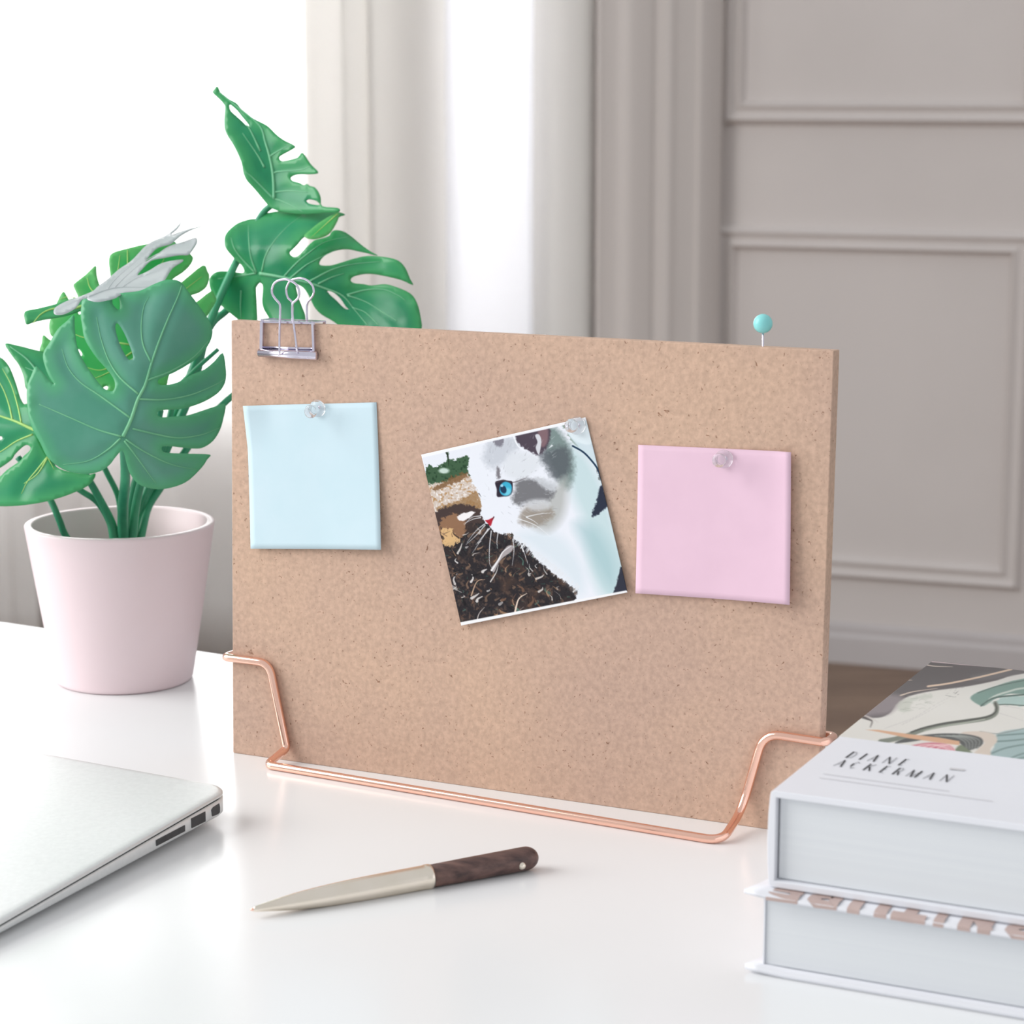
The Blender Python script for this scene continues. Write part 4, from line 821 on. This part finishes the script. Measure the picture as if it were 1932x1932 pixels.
# each letter placed by its span along the cover's near edge (columns measured at the edge)
def cov(x, y): return on_plane(x, y, LB+Z3*.0334, Z3)
def cu_(x, y): P = cov(x, y); return float(np.dot(P-LB, kd))
lets = [('E', 1445, 1506), ('R', 1520, 1580), ('U', 1598, 1672), ('T', 1680, 1745), ('I', 1760, 1780), ('N', 1806, 1868), ('R', 1893, 1955), ('U', 1975, 2045), ('F', 2060, 2120)]
def edge_u(xp):                                                       # cover coordinate for an image column at the near edge
    lo_, hi_ = -.01, .3
    for _ in range(40):
        mm = (lo_+hi_)/2
        if pr(LB+kd*mm+ku*(-.003)+Z3*.033)[0] < xp: lo_ = mm
        else: hi_ = mm
    return lo_
vs, fs = [], []; lay = 0
HL = .0185; Z0 = .03436
for ch, xa, xb in lets:
    ua, ub2 = edge_u(xa), min(edge_u(xb), .17); w_ = ub2-ua
    if edge_u(xa) > .165: continue
    for pl in LETT[ch]:
        t_ = w_ if ch == 'I' else .0050
        if ch == 'I': pl2 = [(ub2-w_/2, -.0047), (ub2-w_/2, HL)]
        else: pl2 = [(ub2-t_/2-p[0]/.8*(w_-t_), -.0047+t_/2+(1-p[1])*(HL-t_)) for p in pl]
        L, R2 = stroke_quads(pl2, t_)
        for i in range(len(L)-1):
            nS, nT = 24, 8; o_ = len(vs); lay += .00002 if lay < .0001 else -.0001
            for k in range(nS+1):
                for l_ in range(nT+1):
                    q_ = (L[i]+(L[i+1]-L[i])*k/nS)*(1-l_/nT)+(R2[i]+(R2[i+1]-R2[i])*k/nS)*l_/nT
                    q_[1] = max(q_[1], -.0047); yy = max(q_[1], -.0030); dz = -.0009*max(0, 1-(yy+.003)/.004)**2; dn = min(0, q_[1]+.003)
                    vs.append(LB+kd*q_[0]+ku*(yy-(.0001+lay if dn < 0 else 0))+Z3*(Z0+dz+dn+lay))
            fs += [(o_+k*(nT+1)+l_, o_+k*(nT+1)+l_+1, o_+(k+1)*(nT+1)+l_+1, o_+(k+1)*(nT+1)+l_) for k in range(nS) for l_ in range(nT)]
me_ = mesh('lettering', vs, fs, M['mauve'], fc)
# cover art on the upper book
TOPZ = zu+Hu; UA = np.array([cor[0], cor[1], TZ+TOPZ])
def local(x, y): P = on_plane(x, y, UA, Z3)-UA; return float(P@kd), float(P@ku)
v0 = local(1579, 1389)[1]; v1 = .2335; u0, u1 = .0008, .1745
n1, n2 = 330, 300; V, XY = [], []
for j in range(n2+1):
    for i in range(n1+1):
        P = UA+kd*(u0+(u1-u0)*i/n1)+ku*(v0+(v1-v0)*j/n2)+Z3*.00012; V.append(P); X_, Y_ = pr(P); XY.append(((X_-1500)*4.472, (Y_-1220)*4.472))
c = Canvas(XY); c.c[:] = (224, 221, 214)
c.mix(c.noise(220, 3, 2, .6, .2)*.35, (236, 235, 230))
c.poly([(1000, 60), (2600, 190), (2600, 215), (1932, 225), (1700, 285), (1450, 335), (1150, 375), (960, 420), (860, 480), (800, 560), (700, 600), (540, 590), (480, 600), (700, 380)], (84, 80, 82), 12)
c.poly([(700, 410), (900, 420), (880, 480), (800, 560), (680, 580), (560, 580)], (146, 136, 140), 50, .85)
c.poly([(1500, 240), (1932, 190), (1932, 220), (1560, 290)], (100, 98, 100), 20)
c.line([(1120, 335), (1300, 310), (1520, 265), (1690, 225), (1830, 190)], 16, (236, 206, 180), 6, .95, False)
c.line([(890, 412), (1000, 380), (1200, 352)], 12, (222, 200, 182), 6); c.line([(850, 318), (910, 285), (985, 283)], 20, (210, 188, 172), 8)
c.line([(1080, 120), (1200, 130), (1400, 150), (1700, 175)], 14, (222, 200, 202), 6); c.line([(1090, 150), (1180, 165), (1330, 170)], 12, (232, 214, 200), 6)
c.line([(680, 460), (720, 435), (760, 430)], 14, (200, 188, 186), 6)
c.line([(540, 585), (610, 610), (650, 630), (635, 680)], 22, (64, 58, 58), 8); c.line([(560, 575), (640, 600), (700, 640)], 12, (206, 196, 190), 6)
c.poly([(860, 490), (960, 430), (1130, 400), (1150, 430), (1000, 460), (960, 540), (890, 550)], (196, 200, 188), 24, .7, 24, 3)
for i in range(16):
    x, y = R_.uniform(880, 1100), R_.uniform(410, 540); c.line([(x, y), (x+R_.uniform(20, 60), y-R_.uniform(-6, 14)), (x+R_.uniform(40, 90), y+R_.uniform(-8, 14))], 4, (150, 156, 142), 3, .5)
for w in ([(1280, 400), (1330, 355), (1360, 345), (1340, 390), (1300, 425)], [(1350, 400), (1400, 350), (1430, 345)], [(1270, 410), (1350, 425), (1380, 400)]): c.line(w, 4, (120, 118, 118), 3, .7)
for w in ([(760, 690), (1000, 600), (1200, 480), (1300, 430)], [(900, 660), (1100, 560), (1260, 470)], [(1720, 560), (1850, 600), (1960, 640)], [(1760, 500), (1880, 520), (2000, 560)]): c.line(w, 5, (196, 192, 190), 4, .7)
c.poly([(1480, 440), (1530, 390), (1660, 345), (1932, 270), (2600, 200), (2600, 420), (1932, 400), (1800, 400), (1690, 440), (1630, 480), (1572, 500)], (116, 150, 140), 10)
c.poly([(1660, 470), (1760, 430), (1932, 410), (2500, 430), (2500, 520), (1932, 498), (1740, 490)], (170, 196, 190), 12, 1, 20, 4)
c.line([(1600, 480), (1680, 420), (1800, 380), (1932, 350), (2300, 330)], 16, (206, 214, 204), 8, .9, False); c.line([(1570, 500), (1640, 450), (1720, 425), (1932, 405)], 14, (60, 92, 84), 6, .9, False)
c.line([(1540, 392), (1700, 335), (1932, 285)], 8, (70, 100, 92), 5, .8, False); c.line([(1720, 490), (1800, 488), (1932, 497), (2100, 500)], 8, (50, 74, 66), 4, .9, False)
c.line([(1690, 478), (1704, 520), (1685, 570), (1610, 605), (1450, 630), (1250, 660), (1080, 700), (960, 745), (840, 780), (720, 800)], 38, (120, 128, 116), 8, 1, False)
c.line([(1690, 478), (1700, 520), (1680, 565), (1600, 598), (1450, 622), (1250, 650), (1080, 688), (980, 722)], 14, (52, 58, 54), 6, .95, False)
c.line([(1600, 612), (1450, 640), (1250, 672), (1090, 712)], 8, (190, 196, 182), 5, .8, False)
c.poly([(1700, 740), (1932, 690), (2600, 640), (2600, 1100), (1932, 965), (1640, 930), (1680, 850)], (160, 184, 184), 14)
for w in ([(1710, 750), (1850, 740), (2100, 720)], [(1700, 800), (1850, 790), (2100, 760)], [(1660, 900), (1800, 850), (2100, 800)], [(1800, 950), (1932, 900), (2200, 850)], [(1830, 960), (1960, 930), (2300, 900)]): c.line(w, 12, (96, 124, 122), 8, .8, False)
c.line([(1560, 715), (1700, 735), (1800, 720), (1932, 690)], 8, (130, 140, 138), 5, .8, False)
c.poly([(1400, 730), (1560, 715), (1680, 740), (1705, 800), (1650, 860), (1640, 940), (1480, 940), (1560, 850), (1590, 800)], (216, 202, 188), 10)
c.poly([(840, 815), (960, 765), (1150, 738), (1300, 732), (1450, 740), (1560, 765), (1588, 805), (1560, 845), (1490, 870), (1440, 880), (1380, 810), (1200, 770), (1000, 800)], (70, 76, 76), 8)
for k in range(5): c.line([(1180+k*50, 752-k*2), (1330+k*45, 760+k*2), (1430+k*32, 800), (1450+k*22, 862)], 8, (160, 166, 160), 6, .8, False)
c.poly([(1340, 910), (1390, 830), (1450, 860), (1500, 915)], (112, 126, 100), 12)
c.poly([(960, 850), (1080, 815), (1200, 810), (1300, 830), (1350, 890), (1200, 900)], (206, 116, 132), 12)
for k in range(4): c.line([(1020+k*60, 842+k*5), (1130+k*55, 826), (1250+k*30, 850), (1310+k*12, 888)], 8, (244, 206, 208), 5, .9, False)
c.poly([(600, 700), (700, 702), (960, 738), (1200, 765), (1388, 798), (1386, 832), (1200, 808), (950, 772), (760, 730)], (218, 170, 134), 7, smooth=False)
art = grid_mesh('cover_art', V, n1, n2, M['art'], ub, .0001); c.put(art.data)
# author lettering: thick stems and hairlines
def LL(X, Y): return on_plane(1500+X/4.472, 1220+Y/4.472, UA+Z3*.00012, Z3)
rows = [((455, 912), (920, 978), [('D', 485, 44), ('I', 575, 0), ('A', 668, 52), ('N', 797, 66), ('E', 920, 34)]), ((388, 985), (1280, 1112), [('A', 388, 60), ('C', 505, 44), ('K', 632, 54), ('E', 760, 36), ('R', 874, 46), ('M', 1005, 80), ('A', 1140, 58), ('N', 1280, 66)])]
GL = {'D': ([(-.5, 0, -.5, 1)], [(-.5, 1, .1, .98), (.1, .98, .45, .6), (.45, .6, .3, .1), (.3, .1, -.5, 0)]), 'I': ([(0, 0, 0, 1)], []), 'A': ([(0, 1, .5, 0)], [(0, 1, -.5, 0), (-.25, .35, .3, .35)]), 'N': ([(-.45, 1, .45, 0)], [(-.45, 0, -.45, 1), (.45, 0, .45, 1)]),
      'E': ([(-.45, 0, -.45, 1)], [(-.45, 1, .45, 1), (-.45, .5, .3, .5), (-.45, 0, .5, 0)]), 'C': ([(-.5, .3, -.5, .7)], [(-.5, .7, -.1, 1), (-.1, 1, .4, .85), (-.5, .3, -.1, 0), (-.1, 0, .45, .15)]), 'K': ([(-.45, 0, -.45, 1), (-.1, .55, .5, 0)], [(-.45, .4, .4, 1)]),
      'R': ([(-.45, 0, -.45, 1), (0, .5, .5, 0)], [(-.45, 1, .2, 1), (.2, 1, .4, .75), (.4, .75, .1, .5), (.1, .5, -.45, .5)]), 'M': ([(-.4, 1, 0, 0), (.45, 0, .45, 1)], [(-.5, 0, -.4, 1), (0, 0, .45, 1)])}
thick, thin = ([], []), ([], [])
def ink(store, a, b, w):
    d = b-a; d = d/np.linalg.norm(d); s = np.cross(Z3, d)*w/2; o_ = len(store[0])
    for h_ in (0, .00006): store[0].extend([a-s+Z3*h_, b-s+Z3*h_, b+s+Z3*h_, a+s+Z3*h_])
    store[1].extend([(o_, o_+1, o_+2, o_+3), (o_+4, o_+7, o_+6, o_+5)]+[(o_+i, o_+(i+1) % 4, o_+4+(i+1) % 4, o_+4+i) for i in range(4)])
for (xa, ya), (xb, yb), ls in rows:
    for ch, cx, w in ls:
        cy = ya+(cx-xa)*(yb-ya)/(xb-xa); w = max(w, 1)
        xd_ = LL(cx+10, cy+10*(yb-ya)/(xb-xa))-LL(cx, cy); xd_ /= np.linalg.norm(xd_); ww = np.linalg.norm(LL(cx+w, cy+w*(yb-ya)/(xb-xa))-LL(cx, cy))
        yd_ = np.cross(Z3, xd_); hh = .0098; o_ = LL(cx, cy)-yd_*hh/2+Z3*.0001
        for s_, store, wd in ((GL[ch][0], thick, .00068), (GL[ch][1], thin, .00032)):
            for x0, y0, x1, y1 in s_: ink(store, o_+xd_*x0*ww+yd_*y0*hh, o_+xd_*x1*ww+yd_*y1*hh, wd)
mesh('lettering', thick[0], thick[1], M['ink'], ub); 
ls_ = ([], [])
for a, b in (((240, 1075), (1300, 1222)), ((205, 1108), (1670, 1308))): ink(ls_, LL(*a)+Z3*.0001, LL(*b)+Z3*.0001, .0004)
ink(ls_, LL(1305, 1032)+Z3*.0001, LL(1432, 1043)+Z3*.0001, .0024)
mesh('printed_rule', ls_[0], ls_[1], M['greyink'], ub)
mesh('lettering', thin[0], thin[1], M['midink'], ub)
# ------------------------------------------------------------ light
w = bpy.data.worlds.new('daylight'); scn.world = w; w.use_nodes = True
w.node_tree.nodes['Background'].inputs[0].default_value = (.96, .98, 1, 1); w.node_tree.nodes['Background'].inputs[1].default_value = .68
def area(name, loc, aim, sx, sy, power, col=(1, 1, 1)):
    L = bpy.data.lights.new(name, 'AREA'); L.shape = 'RECTANGLE'; L.size = sx; L.size_y = sy; L.energy = power; L.color = col
    o = bpy.data.objects.new(name, L); COL.objects.link(o); o.location = loc
    o.rotation_euler = (Vector(aim)-Vector(loc)).to_track_quat('-Z', 'Y').to_euler(); return o
area('side_window_daylight', (-2.1, 1.1, 1.9), (0, 1.2, .8), 1.6, 1.8, 55, (1, .99, .97))
area('back_window_daylight', tuple(FL.q((a1+b2)/2, (sill+topz)/2, -.6)), tuple(FL.q((a1+b2)/2, 1.0, 3)), 2.2, 1.7, 140, (.97, .985, 1))
# ------------------------------------------------------------ camera
cd = bpy.data.cameras.new('camera'); co = bpy.data.objects.new('camera', cd); COL.objects.link(co)
co.location = tuple(O); co.rotation_euler = (pi/2-PITCH, 0, 0); cd.sensor_width = 36; cd.lens = FPX*36/1932; cd.clip_start = .05; cd.clip_end = 60
cd.dof.use_dof = True; cd.dof.focus_distance = 1.16; cd.dof.aperture_fstop = 17
scn.camera = co
scn.view_settings.view_transform = 'Standard'; scn.view_settings.look = 'None'; scn.view_settings.gamma = 1; scn.view_settings.use_curve_mapping = False
scn.view_settings.exposure = 0
